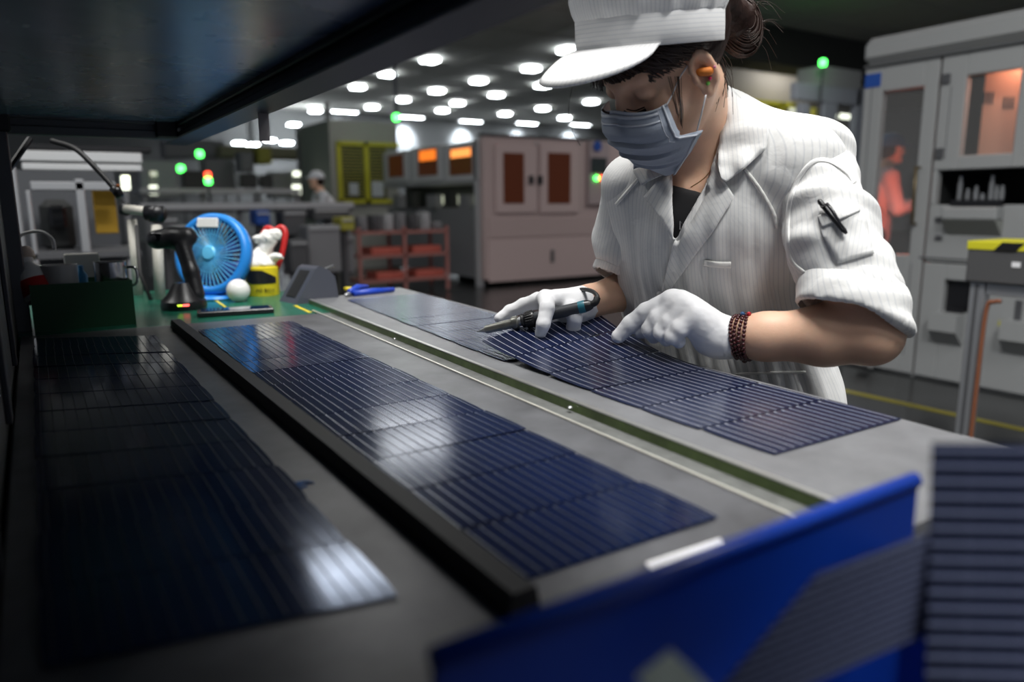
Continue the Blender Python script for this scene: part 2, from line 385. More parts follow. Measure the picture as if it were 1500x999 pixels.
# ceiling lamps seen in the photograph
LAMP = mat('lamp_panel', (1, 1, 1), 0.5, emit=(0.90, 0.96, 1.0), es=24.0)
LAMPF = mat('lamp_frame', (0.6, 0.6, 0.6), 0.5)
LAMPDIM = mat('lamp_panel_hung', (1, 1, 1), 0.5, emit=(0.90, 0.96, 1.0), es=2.2)
seen = [(630, 85), (568, 106), (524, 125), (778, 98), (701, 116), (795, 123), (640, 131), (727, 137), (590, 144), (670, 149), (545, 155), (648, 160), (740, 165), (795, 157), (827, 171), (832, 71), (866, 147), (430, 180), (462, 160), (350, 207), (370, 209), (395, 203), (420, 207)]
LAMPLAB = {(670, 149): 'small round ceiling lamp between two wide lamps above the amber windows', (648, 160): 'low wide ceiling lamp above the amber windowed machine', (740, 165): 'low wide ceiling lamp above the left door of the pink machine', (795, 157): 'small round ceiling lamp below the cap brim, above the pink machine',
    (827, 171): 'lowest small ceiling lamp left of the hanging hair strand', (430, 180): 'ceiling lamp just right of the hanging grey tape tag', (462, 160): 'ceiling lamp close under the shelf beam, right of the tape tag', (350, 207): 'leftmost of the four tiny ceiling lamps under the tape tag', (370, 209): 'second from left of the four tiny ceiling lamps under the tape tag',
    (395, 203): 'tiny ceiling lamp directly below the tape tag', (420, 207): 'rightmost of the four tiny ceiling lamps under the tape tag', (630, 85): 'ceiling lamp just below the shelf beam, highest one left of the cap', (568, 106): 'ceiling lamp half touching the shelf beam above the black lamp pole', (524, 125): 'small ceiling lamp touching the shelf beam, left of the hanging green signal',
    (778, 98): 'bright ceiling lamp left of the cap brim tip', (701, 116): 'ceiling lamp in the upper middle between shelf beam and cap brim', (795, 123): 'wide ceiling lamp directly below and left of the cap brim tip', (832, 71): 'ceiling lamp partly behind the cap above the brim',
    (640, 131): 'wide ceiling lamp right of the dark pole of the green signal', (727, 137): 'wide ceiling lamp below the middle, above the pink machine', (590, 144): 'small round ceiling lamp just right of the dark signal pole', (545, 155): 'small ceiling lamp left of the hanging green signal',
    (866, 147): 'ceiling lamp glimpsed through the hanging strands of hair'}
for (px, py) in seen:
    p = Zp(px, py, CEIL); big = 0.175
    if p[1] > 26.3 or p[0] > 27: p = CAM+(p-CAM)*min(26.3/p[1], 27/p[0])
    z = p[2]
    t = thing('ceiling_light', LAMPLAB.get((px, py), 'small distant ceiling lamp low above the far machines'), 'ceiling light', (p[0], p[1], z), 'ceiling panel lamps of the hall')
    part('frame', MB().b(p[0]-big*0.6, p[0]+big*0.6, p[1]-big*0.6, p[1]+big*0.6, z-0.03, z, 0.005), LAMPF, t)
    part('diffuser', MB().b(p[0]-big, p[0]+big, p[1]-big, p[1]+big, z-0.09, z-0.031, 0.02), LAMP, t)
for (x, y, p) in UNSEEN_LAMPS:  # housings of the unseen lamps placed for fill light
    t = thing('ceiling_light', 'unseen wide panel lamp added overhead for light, above the picture frame', 'ceiling light', (x, y, CEIL), 'unseen panel lamps added above the picture frame')
    part('frame', MB().b(x-0.62, x+0.62, y-0.35, y+0.35, CEIL-0.05, CEIL, 0.005), LAMPF, t)
    part('diffuser', MB().b(x-0.58, x+0.58, y-0.31, y+0.31, CEIL-0.062, CEIL-0.051), LAMPDIM, t)
# lamps that wash the far wall
for (px, py, wh) in [(505, 164, 'leftmost lamp throwing a pale cone of light down the far wall'), (603, 172, 'far wall lamp with light cone, second from left, above the pink machine corner'), (690, 178, 'far wall lamp with light cone, third from left, above the pink machine'), (772, 181, 'far wall lamp with light cone, fourth from left, above the pink machine doors'), (850, 183, 'rightmost far wall lamp with light cone, beside the lowered face')]:
    p = Yp(px, py, 26.6)
    t = thing('wall_lamp', wh, 'wall lamp', (p[0], 26.6, p[2]), 'lamps washing the far wall')
    part('housing', MB().b(p[0]-0.5, p[0]+0.5, 26.45, 26.75, p[2], p[2]+0.10, 0.01), LAMPF, t)
    part('diffuser', MB().b(p[0]-0.45, p[0]+0.45, 26.48, 26.72, p[2]-0.012, p[2]-0.001), LAMP, t)
    l = bpy.data.lights.new('wash', 'SPOT'); l.energy = 600; l.spot_size = 1.25; l.spot_blend = 0.9; l.color = (0.85, 0.93, 1); l.shadow_soft_size = 0.1
    o = bpy.data.objects.new('wash', l); COL.objects.link(o); o.location = (p[0], 26.6, p[2]-0.05); o.rotation_euler = (0.85, 0, 0)

# ================================================================ TABLE
t_tab = thing('work_table', 'long grey metal inspection table with a raised right sheet and a groove', 'table', (0.4, 1.0, 0))
wf, wn = Zp(458, 455, TZ), Zp(1182, 767, TZ); rf, rn = Zp(452, 437, TZ), Zp(1237, 740, TZ)
def ext(a, b, y): t = (y-a[1])/(b[1]-a[1]); return a[0]+(b[0]-a[0])*t
y0, y1 = 0.268, wf[1]
def slab(p, z0, z1):                       # polygon of (x,y), from z0 to z1
    return MB().prism([(x, y, z0) for x, y in p], (0, 0, z1-z0))
lt = slab([(-0.04, y0), (ext(wf, wn, y0), y0), (ext(wf, wn, 1.615), 1.615), (-0.04, 1.645)], 0.90, TZ)
part('lower_sheet', lt, PLATE, t_tab)
s = MB()
for k in (0, 1):
    pass
s = MB(); a0, a1 = np.array([ext(wf, wn, y0), y0, TZ+0.0008]), np.array([ext(wf, wn, y1), y1, TZ+0.0008]); d = unit(a1-a0)
s.obox((a0+a1)/2, (d, (d[1], -d[0], 0), (0, 0, 1)), (np.linalg.norm(a1-a0)/2, 0.0016, 0.0012))
part('edge_strip', s, mat('strip_bright', (0.8, 0.78, 0.70), 0.35, 0.6), t_tab, label='bright strip along the groove')
ch = slab([(ext(wf, wn, y0), y0), (ext(rf, rn, y0)+0.01, y0), (ext(rf, rn, y1+0.05)+0.01, y1+0.05), (ext(wf, wn, y1), y1)], 0.895, TZ-0.003)
part('groove', ch, CHAN, t_tab)
RZ = TZ+0.008
R = [Zp(455, 440-1, RZ), Zp(585, 421, RZ), Zp(1392, 633, RZ), Zp(1237, 740, RZ)]
A_, B_ = R[0], R[3]
xr = ext(A_, B_, y0)
farR = R[1]; nearR = R[2]; mid = [(xr, y0), (A_[0], A_[1]), (farR[0], farR[1]), (Zp(1230, 589, RZ)[0], Zp(1230, 589, RZ)[1]), (nearR[0], nearR[1]), (nearR[0]+0.004, y0)]
part('raised_sheet', slab(mid, 0.90, RZ), PLATE2, t_tab)
g = MB(); d = unit(A_-B_); e0 = np.array([ext(A_, B_, y0), y0, RZ]); e1 = A_; nn = np.array([-d[1], d[0], 0.0])
g.obox((e0+e1)/2+nn*0.0022+np.array([0, 0, -0.0065]), (d, nn, (0, 0, 1)), (np.linalg.norm(e1-e0)/2, 0.0022, 0.0058))
part('green_edge', g, GREENEDGE, t_tab, label='olive green side strip below the raised sheet')
g = MB(); g.obox((e0+e1)/2+nn*0.0010+np.array([0, 0, 0.0006]), (d, nn, (0, 0, 1)), (np.linalg.norm(e1-e0)/2, 0.0034, 0.0009), 0.0004)
part('edge_rail', g, mat('rail_bright', (0.62, 0.62, 0.60), 0.3, 0.8), t_tab)
for (px, py) in [(578, 497), (835, 598)]:
    p = Zp(px, py, TZ+0.002); part('screw', MB().lathe(p, (0, 0, 1), [(0.0032, 0), (0.0032, 0.0015), (0.0018, 0.0026)], 12), STEEL, t_tab, smooth='auto')
# frame, legs
fr = MB(); fr.b(-0.05, 0.80, y0, 0.335, 0.84, 0.90, 0.004); fr.b(-0.05, 0.80, 1.56, 1.60, 0.84, 0.90, 0.004); fr.b(0.72, 0.76, 0.335, 1.56, 0.84, 0.90, 0.004); fr.b(-0.05, -0.01, 0.335, 1.56, 0.84, 0.90, 0.004)
part('frame', fr, DARK, t_tab)
for (x, y) in [(-0.03, 0.33), (0.72, 0.33), (-0.03, 1.58), (0.72, 1.58)]:
    part('leg', MB().b(x-0.02, x+0.02, y-0.02, y+0.02, 0.0, 0.84, 0.003), ALU, t_tab)
# black bar
bar = MB(); p0, p1 = Zp(262, 480, TZ), Zp(752, 905, TZ)
bar.prism([(0.2105, 0.335, TZ), (0.2330, 0.335, TZ), (0.2300, 0.335, TZ+0.016), (0.2130, 0.335, TZ+0.016)], (0, 1.262, 0))
single('separator_bar', bar, BLACK, 'long black rubber bar lying between the left and middle cell strings', 'bar')
# paper label and marks on the sheet
a = [Zp(946, 826, TZ), Zp(1054, 790, TZ), Zp(1068, 803, TZ), Zp(958, 842, TZ)]
lab = MB().prism([(p[0], p[1], TZ+0.0002) for p in a], (0, 0, 0.0008))
pl = part('paper_label', lab, mat('paper_white', (0.8, 0.8, 0.82), 0.6)); tag(pl, 'white paper strip stuck on the table sheet before the blue bin rim', 'label')
mk = MB(); c = Zp(672, 776, TZ)
c = Zp(440, 711, TZ)
mk.tube([c+np.array([0.012*math.cos(t)*(0.6+0.2*math.sin(3*t)), 0.006*math.sin(t), 0.0006]) for t in np.linspace(0, 5.5, 16)], 0.0011, 6)
mk.tube([c+np.array([-0.010, -0.005, 0.0006]), c+np.array([0.004, 0.004, 0.0006]), c+np.array([0.011, -0.002, 0.0006])], 0.0011, 6)
tag(part('pen_mark', mk, mat('ink_blue', (0.01, 0.09, 0.30), 0.5)), 'blue felt pen scribble on the grey sheet right of the left cell string', 'mark')

# ---------------------------------------------------------------- cell strings
def cell_string(name, label, quad, n, lift=None, wires=16, m=CELL, z0=TZ, ends=(0.0, 0.0), group=None, rw=0.00035, rm=None):
    """quad: near-left, near-right, far-right, far-left (x,y); n half cells in a row, ribbons run along the string"""
    q = [np.array(p[:2], float) for p in quad]
    def P(u, v, dz):
        a = q[0]*(1-u)+q[1]*u; b = q[3]*(1-u)+q[2]*u; p = a*(1-v)+b*v
        return np.array([p[0], p[1], z0+dz+(lift(u, v, p) if lift else 0)])
    t = thing(name, label, 'solar cells', P(0.5, 0.5, 0), group)
    L = np.linalg.norm((q[3]+q[2]-q[0]-q[1])/2)
    gap = 0.0013/L; rg = random.Random(n*7+int(quad[0][0]*1000))
    for i in range(n):
        v0, v1 = i/n+gap, (i+1)/n-gap; du = rg.uniform(-0.006, 0.006); tz = rg.uniform(0, 0.0004); tl = rg.uniform(-0.0010, 0.0010); tf = rg.uniform(-0.0007, 0.0007)
        NU, NV = 8, 4; vs = []; fs = []
        ch = 0.018
        for lay in (0, 1):
            for b in range(NV+1):
                for a in range(NU+1):
                    u = a/NU; v = v0+(v1-v0)*b/NV
                    if a in (0, NU) and b in (0, NV):           # clipped corners of the half cell
                        u += ch*0.4*(1 if a == 0 else -1)
                    vs.append(P(u+du, v, 0.0011+0.0007*lay+tz+tl*(u-0.5)+tf*(b/NV-0.5)+0.0005*(a % NU == 0)*0))
        W1 = NU+1; o = W1*(NV+1)
        for b in range(NV):
            for a in range(NU):
                k = b*W1+a; fs += [(o+k, o+k+1, o+k+W1+1, o+k+W1), (k, k+W1, k+W1+1, k+1)]
        edge = [a for a in range(NU)]+[NU+W1*b for b in range(NV)]+[NV*W1+a for a in range(NU, 0, -1)]+[W1*b for b in range(NV, 0, -1)]
        for x, y in zip(edge, edge[1:]+edge[:1]): fs.append((x, y, o+y, o+x))
        c = MB().add(vs, fs); co = part('solar_cell', c, m, t); 
        co.data.polygons.foreach_set('use_smooth', [False]*len(co.data.polygons))
        rb = MB()
        e0 = ends[0]/L if i == 0 else 0; e1 = ends[1]/L if i == n-1 else 0
        for wk in range(wires):
            u = (wk+0.5)/wires; uw = rw/np.linalg.norm(q[1]-q[0]); pts = []
            va, vb = v0+0.002/L-(gap*1.4 if i else e0), v1-0.002/L+e1
            for s_ in range(6):
                v = va+(vb-va)*s_/5
                top = 0.0021+tz+tl*(u-0.5)+tf*(s_/5-0.5)+0.0003
                pts.append((P(u-uw+du, v, top-0.0004), P(u-uw+du, v, top), P(u+uw+du, v, top), P(u+uw+du, v, top-0.0004)))
            vs = [p for g4 in pts for p in g4]; fs = [(0, 1, 2, 3), (20, 23, 22, 21)]
            for s_ in range(5):
                for e in range(4): fs.append((s_*4+e, s_*4+(e+1) % 4, s_*4+4+(e+1) % 4, s_*4+4+e))
            rb.add(vs, fs)
            # solder pads: small bright dots where the ribbon meets the neighbour cell
            pv = v1-0.004/L; pc = P(u+du, pv, 0.0025+tz+tf*0.5)
            rb.obox(pc, ((1, 0, 0), (0, 1, 0), (0, 0, 1)), (rw*1.9, 0.0016, 0.0003))
        ro = part('ribbons', rb, rm or RIB, co); ro['kind'] = 'stuff'
    return t
g = 'strings of solar cells on the table'
cell_string('solar_cell_string', 'leftmost string of dark blue solar cells in the shade under the shelf', [Zp(60, 986, TZ), Zp(587, 877, TZ), Zp(228, 493, TZ), Zp(49, 497, TZ)], 12, group=g, rm=RIBSH)
cell_string('solar_cell_string', 'middle string of solar cells right of the black bar', [Zp(764, 856, TZ), Zp(1054, 762, TZ), Zp(428, 471, TZ), Zp(290, 485, TZ)], 13, group=g, rw=0.00032)
def lift(u, v, p):
    s_ = max(0.0, (p[1]-0.70)/0.28); return (s_**1.8)*(0.018+0.037*u)
cell_string('solar_cell_string', 'string of solar cells with its end bent up under the pointing gloved hand', [Zp(1133, 669, RZ), Zp(1322, 616, RZ), (0.785, 0.995), (0.572, 0.985)], 6, lift, m=CELL2, z0=RZ, ends=(0, 0.013), group=g, rw=0.00042, rm=RIBP)
cell_string('solar_cell_string', 'far string of grey looking solar cells below the soldering iron', [Zp(737, 531, RZ), (Zp(737, 531, RZ)[0]+0.205, Zp(737, 531, RZ)[1]+0.005), Zp(618, 431, RZ), Zp(508, 440, RZ)], 9, m=CELL2, z0=RZ, ends=(0.0, 0), group=g, rm=RIBM)

# ================================================================ BLUE BIN WITH SPARE STRINGS (very near, out of focus)
tb_ = thing('blue_bin', 'blue plastic bin close to the camera holding spare cell strings', 'bin', D(1150, 950, 0.40))
rimA, rimB = D(600, 992, 0.345), D(1350, 706, 0.545); rimA[2] = rimB[2] = 0.952
rimA = Zp(640, 974, 0.985); rimB = Zp(1349, 706, 0.985)
dd = unit(rimB-rimA); inn = np.array([dd[1], -dd[0], 0])     # towards the inside of the bin
H = 0.22
wall = MB()
wall.obox((rimA+rimB)/2-np.array([0, 0, H/2])-inn*0.004, (dd, inn, (0, 0, 1)), (np.linalg.norm(rimB-rimA)/2, 0.003, H/2), 0.001)
part('rear_wall', wall, BIN, tb_)
rim = MB().tube([rimA-inn*0.004, (rimA+rimB)/2-inn*0.004, rimB-inn*0.004], 0.0052, 10); part('rim', rim, BIN, tb_, True)
k0, k1 = rimB-inn*0.004, rimB+np.array([0.02, -0.20, 0])
side = MB(); d2 = unit(k1-k0); side.obox((k0+k1)/2-np.array([0, 0, H/2+0.03]), (d2, (d2[1], -d2[0], 0), (0, 0, 1)), (np.linalg.norm(k1-k0)/2, 0.003, H/2-0.02), 0.001); part('side_wall', side, BIN, tb_)
bot = MB().prism([(*rimA[:2], 0.735), (*rimB[:2], 0.735), (*(k1)[:2], 0.735), (rimA[0]+0.03, rimA[1]-0.17, 0.735)], (0, 0, 0.006)); part('bottom', bot, BIN, tb_)
# stand under the bin
st = MB(); cB = (rimA+rimB)/2+inn*0.08
st.obox((cB[0], cB[1], 0.37), ((1, 0, 0), (0, 1, 0), (0, 0, 1)), (0.10, 0.06, 0.36), 0.01); single('bin_stand', st, DARK, 'dark stand below the blue bin, out of the picture', 'stand')
# standing cell sheets in the bin
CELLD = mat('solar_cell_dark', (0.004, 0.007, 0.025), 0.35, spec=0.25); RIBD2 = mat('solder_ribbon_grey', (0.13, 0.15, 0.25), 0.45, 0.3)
def leaning_cells(name, label, c00, c10, c11, c01, n, wires, m=CELL2):
    c11 = c10+c01-c00
    t = thing(name, label, 'solar cells', (c00+c10+c11+c01)/4, None)
    nrm = unit(np.cross(c10-c00, c01-c00)); 
    if nrm@((c00+c10+c11+c01)/4-CAM) > 0: nrm = -nrm
    for i in range(n):
        u0, u1 = i/n+0.004, (i+1)/n-0.004
        f = lambda u, v: (c00*(1-u)+c10*u)*(1-v)+(c01*(1-u)+c11*u)*v
        co = part('solar_cell', MB().prism([f(u0, 0), f(u1, 0), f(u1, 1), f(u0, 1)], -nrm*0.0006), m, t)
        rb = MB()
        for k in range(wires):
            v = (k+0.5)/wires; a, b = f(u0, v), f(u1, v); dd_ = unit(b-a)
            rb.obox((a+b)/2+nrm*0.0004, (dd_, np.cross(dd_, nrm), nrm), (np.linalg.norm(b-a)/2, 0.0010, 0.0003))
            for e in range(2): rb.obox(f(u0+(u1-u0)*(0.16+0.22*e), v)+nrm*0.0006, (dd_, np.cross(dd_, nrm), nrm), (0.0015, 0.0012, 0.0005))
        ro = part('ribbons', rb, RIBD2, co); ro['kind'] = 'stuff'
    return t
c01 = D(1364, 648, 0.37); c11 = None; c00 = D(1350, 1120, 0.352); c10 = c00+D(1720, 652, 0.365)-c01
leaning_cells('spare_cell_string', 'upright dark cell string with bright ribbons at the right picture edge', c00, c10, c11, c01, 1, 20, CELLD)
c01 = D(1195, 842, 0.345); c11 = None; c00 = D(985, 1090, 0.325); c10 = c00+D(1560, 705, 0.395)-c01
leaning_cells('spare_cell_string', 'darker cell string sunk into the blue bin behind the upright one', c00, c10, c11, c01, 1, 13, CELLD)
rag = MB(); q = [D(935, 998, 0.27), D(985, 958, 0.28), D(1040, 1010, 0.27), D(1000, 1060, 0.26)]
rag.prism(q, FW*0.004); single('grey_tape_tab', rag, mat('grey_green_tape', (0.16, 0.20, 0.19), 0.6), 'small grey green tab sticking up at the bottom edge in front of the blue bin', 'tab')

# ================================================================ SHELF ABOVE THE TABLE
t_sh = thing('overhead_shelf', 'dark overhead shelf with reflective underside and aluminium profile frame', 'shelf', (0.1, 1.0, 1.30))
PANEL = mat('shelf_underside', (0.15, 0.19, 0.27), 0.27, 0.0, spec=0.8, mottle=0.25, mscale=4, rvar=0.06)
part('underside_panel', MB().b(-0.08, 0.285, -0.30, 1.735, 1.330, 1.338), PANEL, t_sh)
part('upper_panel', MB().b(-0.08, 0.33, -0.30, 1.79, 1.362, 1.370), DARK, t_sh)
pr = MB(); pr.b(0.276, 0.323, -0.30, 1.955, 1.322, 1.345, 0.002); pr.b(0.284, 0.318, -0.30, 1.955, 1.312, 1.322); pr.b(0.278, 0.333, -0.30, 1.955, 1.300, 1.313, 0.002)
part('front_profile', pr, DARK, t_sh)
pr = MB(); pr.b(-0.06, 0.272, 1.735, 1.775, 1.325, 1.345, 0.002); pr.b(-0.06, 0.272, 1.745, 1.775, 1.312, 1.325); pr.b(-0.06, 0.272, 1.738, 1.775, 1.296, 1.313, 0.002)
part('rear_profile', pr, mat('frame_mid', (0.11, 0.115, 0.125), 0.45, 0.6), t_sh)
part('corner_bracket', MB().b(0.235, 0.277, 1.728, 1.76, 1.298, 1.340, 0.003), BLACKP, t_sh)
part('corner_bracket', MB().b(-0.06, -0.015, 1.728, 1.76, 1.298, 1.345, 0.003), BLACKP, t_sh)
part('post', MB().b(-0.062, -0.022, 1.73, 1.77, 0.0, 1.30, 0.002), mat('frame_mid', ()), t_sh)
br = MB(); br.tube([D(8, 255, 1.45), D(44, 203, 1.50)], 0.006, 6); part('brace', br, BLACKP, t_sh)
part('post', MB().b(-0.075, -0.035, -0.2, -0.16, 0.0, 1.33, 0.002), DARK, t_sh)
sp = MB(); part('side_panel', MB().b(-0.052, -0.046, -0.15, 1.73, 0.86, 1.33), mat('side_dark', (0.03, 0.034, 0.036), 0.5, mottle=0.3, mscale=12), t_sh)
for y in (0.55, 0.95, 1.3):
    part('side_rib', MB().b(-0.046, -0.040, y-0.015, y+0.015, 0.93, 1.325, 0.001), DARK, t_sh)
tg = MB(); c = D(387, 189, 1.16); tg.b(c[0]-0.008, c[0]+0.008, c[1]-0.001, c[1]+0.001, c[2]-0.018, 1.301); single('hanging_tag', tg, mat('tag_grey', (0.18, 0.17, 0.18), 0.6), 'small grey strip of tape hanging from the shelf profile', 'tag')

# ================================================================ THINGS ON THE GREEN MAT
matp = MB(); matp.prism([(-0.045, 1.655, 0.905), (0.60, 1.630, 0.905), (0.60, 1.86, 0.905), (0.56, 2.35, 0.905), (-0.045, 2.35, 0.905)], (0, 0, 0.013))
tm = thing('green_mat_table', 'small side table under a glossy green mat behind the long table', 'table', (0.27, 2.0, 0))
part('mat', matp, GREENMAT, tm); GZ = 0.918
part('frame', MB().b(-0.04, 0.58, 1.66, 2.33, 0.86, 0.905), DARK, tm)
for (x, y) in [(0.0, 1.68), (0.55, 1.68), (0.0, 2.3), (0.55, 2.3)]: part('leg', MB().b(x-0.02, x+0.02, y-0.02, y+0.02, 0, 0.86), ALU, tm)
ys = MB()
for (a, b) in [((575, 582), (583, 590))]: pass
a, b = Zp(432, 448, GZ), Zp(454, 458, GZ); dd_ = unit(b-a); ys.obox((a+b)/2+np.array([0, 0, 0.0006]), (dd_, (-dd_[1], dd_[0], 0), (0, 0, 1)), (np.linalg.norm(b-a)/2, 0.004, 0.0006))
a, b = Zp(310, 436, GZ), Zp(330, 450, GZ); part('yellow_tape', ys, YELLOW, tm); ys = MB(); dd_ = unit(b-a); ys.obox((a+b)/2+np.array([0, 0, 0.0006]), (dd_, (-dd_[1], dd_[0], 0), (0, 0, 1)), (np.linalg.norm(b-a)/2, 0.003, 0.0006))
part('yellow_tape', ys, YELLOW, tm)
# fan
fc = D(311, 372, 1.93); fz = Zp(350, 425, GZ+0.02)
tf = thing('desk_fan', 'round bright blue desk fan with spoke grille behind the barcode scanner', 'fan', (fc[0], fc[1], GZ))
fd = unit(-(FW+0.22*RT)+np.array([0, 0, 0.05])); fr_ = unit(np.cross((0, 0, 1), fd)); fu = np.cross(fd, fr_)
RAD = 0.101
def ringp(c, R_, n=40): return [c+R_*(math.cos(2*math.pi*k/n)*fr_+math.sin(2*math.pi*k/n)*fu) for k in range(n)]
rg_ = MB(); N = 48; prof = [(RAD+0.004, -0.022), (RAD+0.007, -0.006), (RAD+0.005, 0.008), (RAD-0.004, 0.014), (RAD-0.014, 0.010), (RAD-0.017, 0.0), (RAD-0.013, -0.020)]
vs = []; fs = []
for (R_, h) in prof:
    for p in ringp(fc+fd*h, R_, N): vs.append(p)
for i in range(len(prof)):
    j = (i+1) % len(prof)
    for k in range(N): fs.append((i*N+k, i*N+(k+1) % N, j*N+(k+1) % N, j*N+k))
part('ring', MB().add(vs, fs), BLUEFAN, tf, True)
gr = MB()
for k in range(44):
    a = 2*math.pi*k/44; rad = math.cos(a)*fr_+math.sin(a)*fu; tw = math.cos(a+0.25)*fr_+math.sin(a+0.25)*fu
    gr.tube([fc+fd*0.014+rad*0.018, fc+fd*0.012+tw*(RAD-0.012)], 0.0012, 5)
for R_ in (0.05,): gr.tube(ringp(fc+fd*0.012, R_, 30), 0.0007, 5, closed=True)
o = part('grille', gr, BLUEFAN2, tf); o['kind'] = 'stuff'
part('hub', MB().lathe(fc+fd*0.010, fd, [(0.019, 0), (0.020, 0.006), (0.016, 0.010), (0.006, 0.011)], 24), mat('hub_blue', (0.12, 0.5, 0.8), 0.35), tf, smooth='auto')
for k in range(5):
    a = 2*math.pi*k/5+0.3; bl = MB(); vs = []
    for i in range(5):
        for j in range(4):
            r_ = 0.016+(RAD-0.038)*i/4; th = a+(j/3-0.5)*(0.5+0.55*i/4)+0.3*i/4
            vs.append(fc-fd*(0.006+0.010*(j/3-0.5))+r_*(math.cos(th)*fr_+math.sin(th)*fu))
    fs = [(i*4+j, i*4+j+1, i*4+j+5, i*4+j+4) for i in range(4) for j in range(3)]
    o = part('blade', bl.add(vs, fs), BLUEBLADE, tf, True); md = o.modifiers.new('s', 'SOLIDIFY'); md.thickness = 0.0015
part('motor', MB().lathe(fc-fd*0.055, fd, [(0.010, 0), (0.028, 0.004), (0.03, 0.03), (0.015, 0.038)], 20), BLUEFAN, tf, True)
bg_ = MB()
for k in range(20):
    a = 2*math.pi*k/20; rad = math.cos(a)*fr_+math.sin(a)*fu; bg_.tube([fc-fd*0.045+rad*0.026, fc-fd*0.035+rad*0.06, fc-fd*0.018+rad*RAD], 0.0012, 5)
o = part('rear_grille', bg_, BLUEFAN, tf); o['kind'] = 'stuff'
bd = MB(); bc = fc+fd*0.013+fu*(RAD-0.022)-fr_*0.010; 
bd.obox(bc, (fr_, fu, fd), (0.030, 0.013, 0.004), 0.004); 
part('badge', bd, WHITEP, tf, label='plain white badge on the top of the ring')
footc = np.array([fc[0], fc[1], 0])+FW*0*1
bs = MB(); bs.lathe((fc[0], fc[1], GZ), (0, 0, 1), [(0.055, 0), (0.058, 0.004), (0.052, 0.010), (0.02, 0.014)], 28); bs.tube([np.array([fc[0], fc[1], GZ+0.01]), fc-fu*RAD], 0.012, 12)
part('base', bs, BLUEFAN, tf, smooth='auto')
wc = Zp(351, 434, GZ); wc = Zp(350, 440, GZ); wc = wc+unit(CAM-wc)*np.array([1, 1, 0])*0.03; part('foot', MB().ball(wc+np.array([0, 0, 0.029]), 0.029, 18), WHITEP, tf, True, label='round white foot of the blue fan')
# barcode scanner
sc = Zp(270, 452, GZ); ts = thing('barcode_scanner', 'black handheld barcode scanner standing in its cradle before the blue fan', 'scanner', (sc[0], sc[1], GZ))
dS = (sc-CAM)@FW
m1 = MB(); m1.lathe((sc[0], sc[1], GZ), (0, 0, 1), [(0.050, 0), (0.052, 0.008), (0.050, 0.020), (0.036, 0.034), (0.024, 0.055), (0.019, 0.062)], 28); part('cradle', m1, BLACKP, ts, smooth='auto')
hv = Vol(D(205, 470, dS+0.08)-0.30, D(330, 320, dS-0.05)+0.30, 0.004)
hv.chain([D(288, 432, dS), D(280, 398, dS), D(268, 362, dS)], [0.019, 0.018, 0.019], 0.01)
hv.chain([D(274, 347, dS+0.01), D(252, 348, dS), D(230, 351, dS-0.015)], [0.024, 0.023, 0.023], 0.012)
vol_obj('scanner_body', hv, BLACKP, ts, 2)
p = D(232, 349, dS-0.02); part('scan_window', MB().obox(p-FW*0.014, (RT, UP, FW), (0.013, 0.009, 0.002), 0.002), mat('window_dark', (0.002, 0.002, 0.003), 0.1), ts)
p = Zp(259, 440, GZ+0.012); led = MB(); 
q = np.array([sc[0], sc[1], GZ+0.014]); dirc = unit(np.array([CAM[0]-sc[0], CAM[1]-sc[1], 0])); sd = np.cross((0, 0, 1), dirc)
part('status_light', MB().obox(q+dirc*0.052+sd*0.004, (sd, (0, 0, 1), dirc), (0.007, 0.0022, 0.0015)), mat('led_red', (1, 0.1, 0.1), 0.4, emit=(1, 0.12, 0.10), es=3.0), ts, label='glowing red status light')
part('status_light', MB().obox(q+dirc*0.052-sd*0.009, (sd, (0, 0, 1), dirc), (0.005, 0.0018, 0.0015)), mat('led_yel', (0.5, 1, 0.1), 0.4, emit=(0.6, 0.9, 0.05), es=2.0), ts, label='glowing yellow green status light')
# tin with crumpled cloth
tc_ = Zp(386, 432, GZ); dT = (tc_-CAM)@FW; tt = thing('yellow_tin', 'round yellow and black tin on the green mat right of the fan', 'tin', (tc_[0], tc_[1], GZ))
part('tin_body', MB().lathe((tc_[0], tc_[1], GZ), (0, 0, 1), [(0.042, 0), (0.043, 0.002), (0.043, 0.076), (0.040, 0.078)], 32), YELLOW, tt, smooth='auto')
bb = MB(); vs = []; fs = []; dirc = math.atan2(CAM[1]-tc_[1], CAM[0]-tc_[0])
for k in range(17):
    th = dirc-1.2+2.1*k/16; hh = 0.070-0.020*max(0, (k-9)/7)
    lo = 0.034+0.006*max(0, (4-k)/4)
    for z, r_ in ((lo, 0.0432), (lo, 0.0442), (hh, 0.0442), (hh, 0.0432)): vs.append((tc_[0]+r_*math.cos(th), tc_[1]+r_*math.sin(th), GZ+z))
for k in range(16):
    for e in range(4): fs.append((k*4+e, k*4+(e+1) % 4, k*4+4+(e+1) % 4, k*4+4+e))
fs += [(0, 1, 2, 3), (67, 66, 65, 64)]
part('black_label', MB().add(vs, fs), BLACKP, tt)
def text(body, size, loc, right, up, m, parent=None, name='lettering', ext_=0.0004, align='CENTER'):
    c = bpy.data.curves.new('txt', 'FONT'); c.body = body; c.size = size; c.extrude = ext_; c.align_x = align; c.align_y = 'CENTER'; c.resolution_u = 2
    tmp = bpy.data.objects.new('txt', c); COL.objects.link(tmp); dg = bpy.context.evaluated_depsgraph_get(); dg.update()
    me = bpy.data.meshes.new_from_object(tmp.evaluated_get(dg)); bpy.data.objects.remove(tmp)
    right = unit(right); up = unit(up); nn_ = np.cross(right, up); vs = [np.asarray(loc)+v.co.x*right+v.co.y*up+v.co.z*nn_ for v in me.vertices]
    mb = MB().add(vs, [tuple(p.vertices) for p in me.polygons]); return part(name, mb, m, parent)
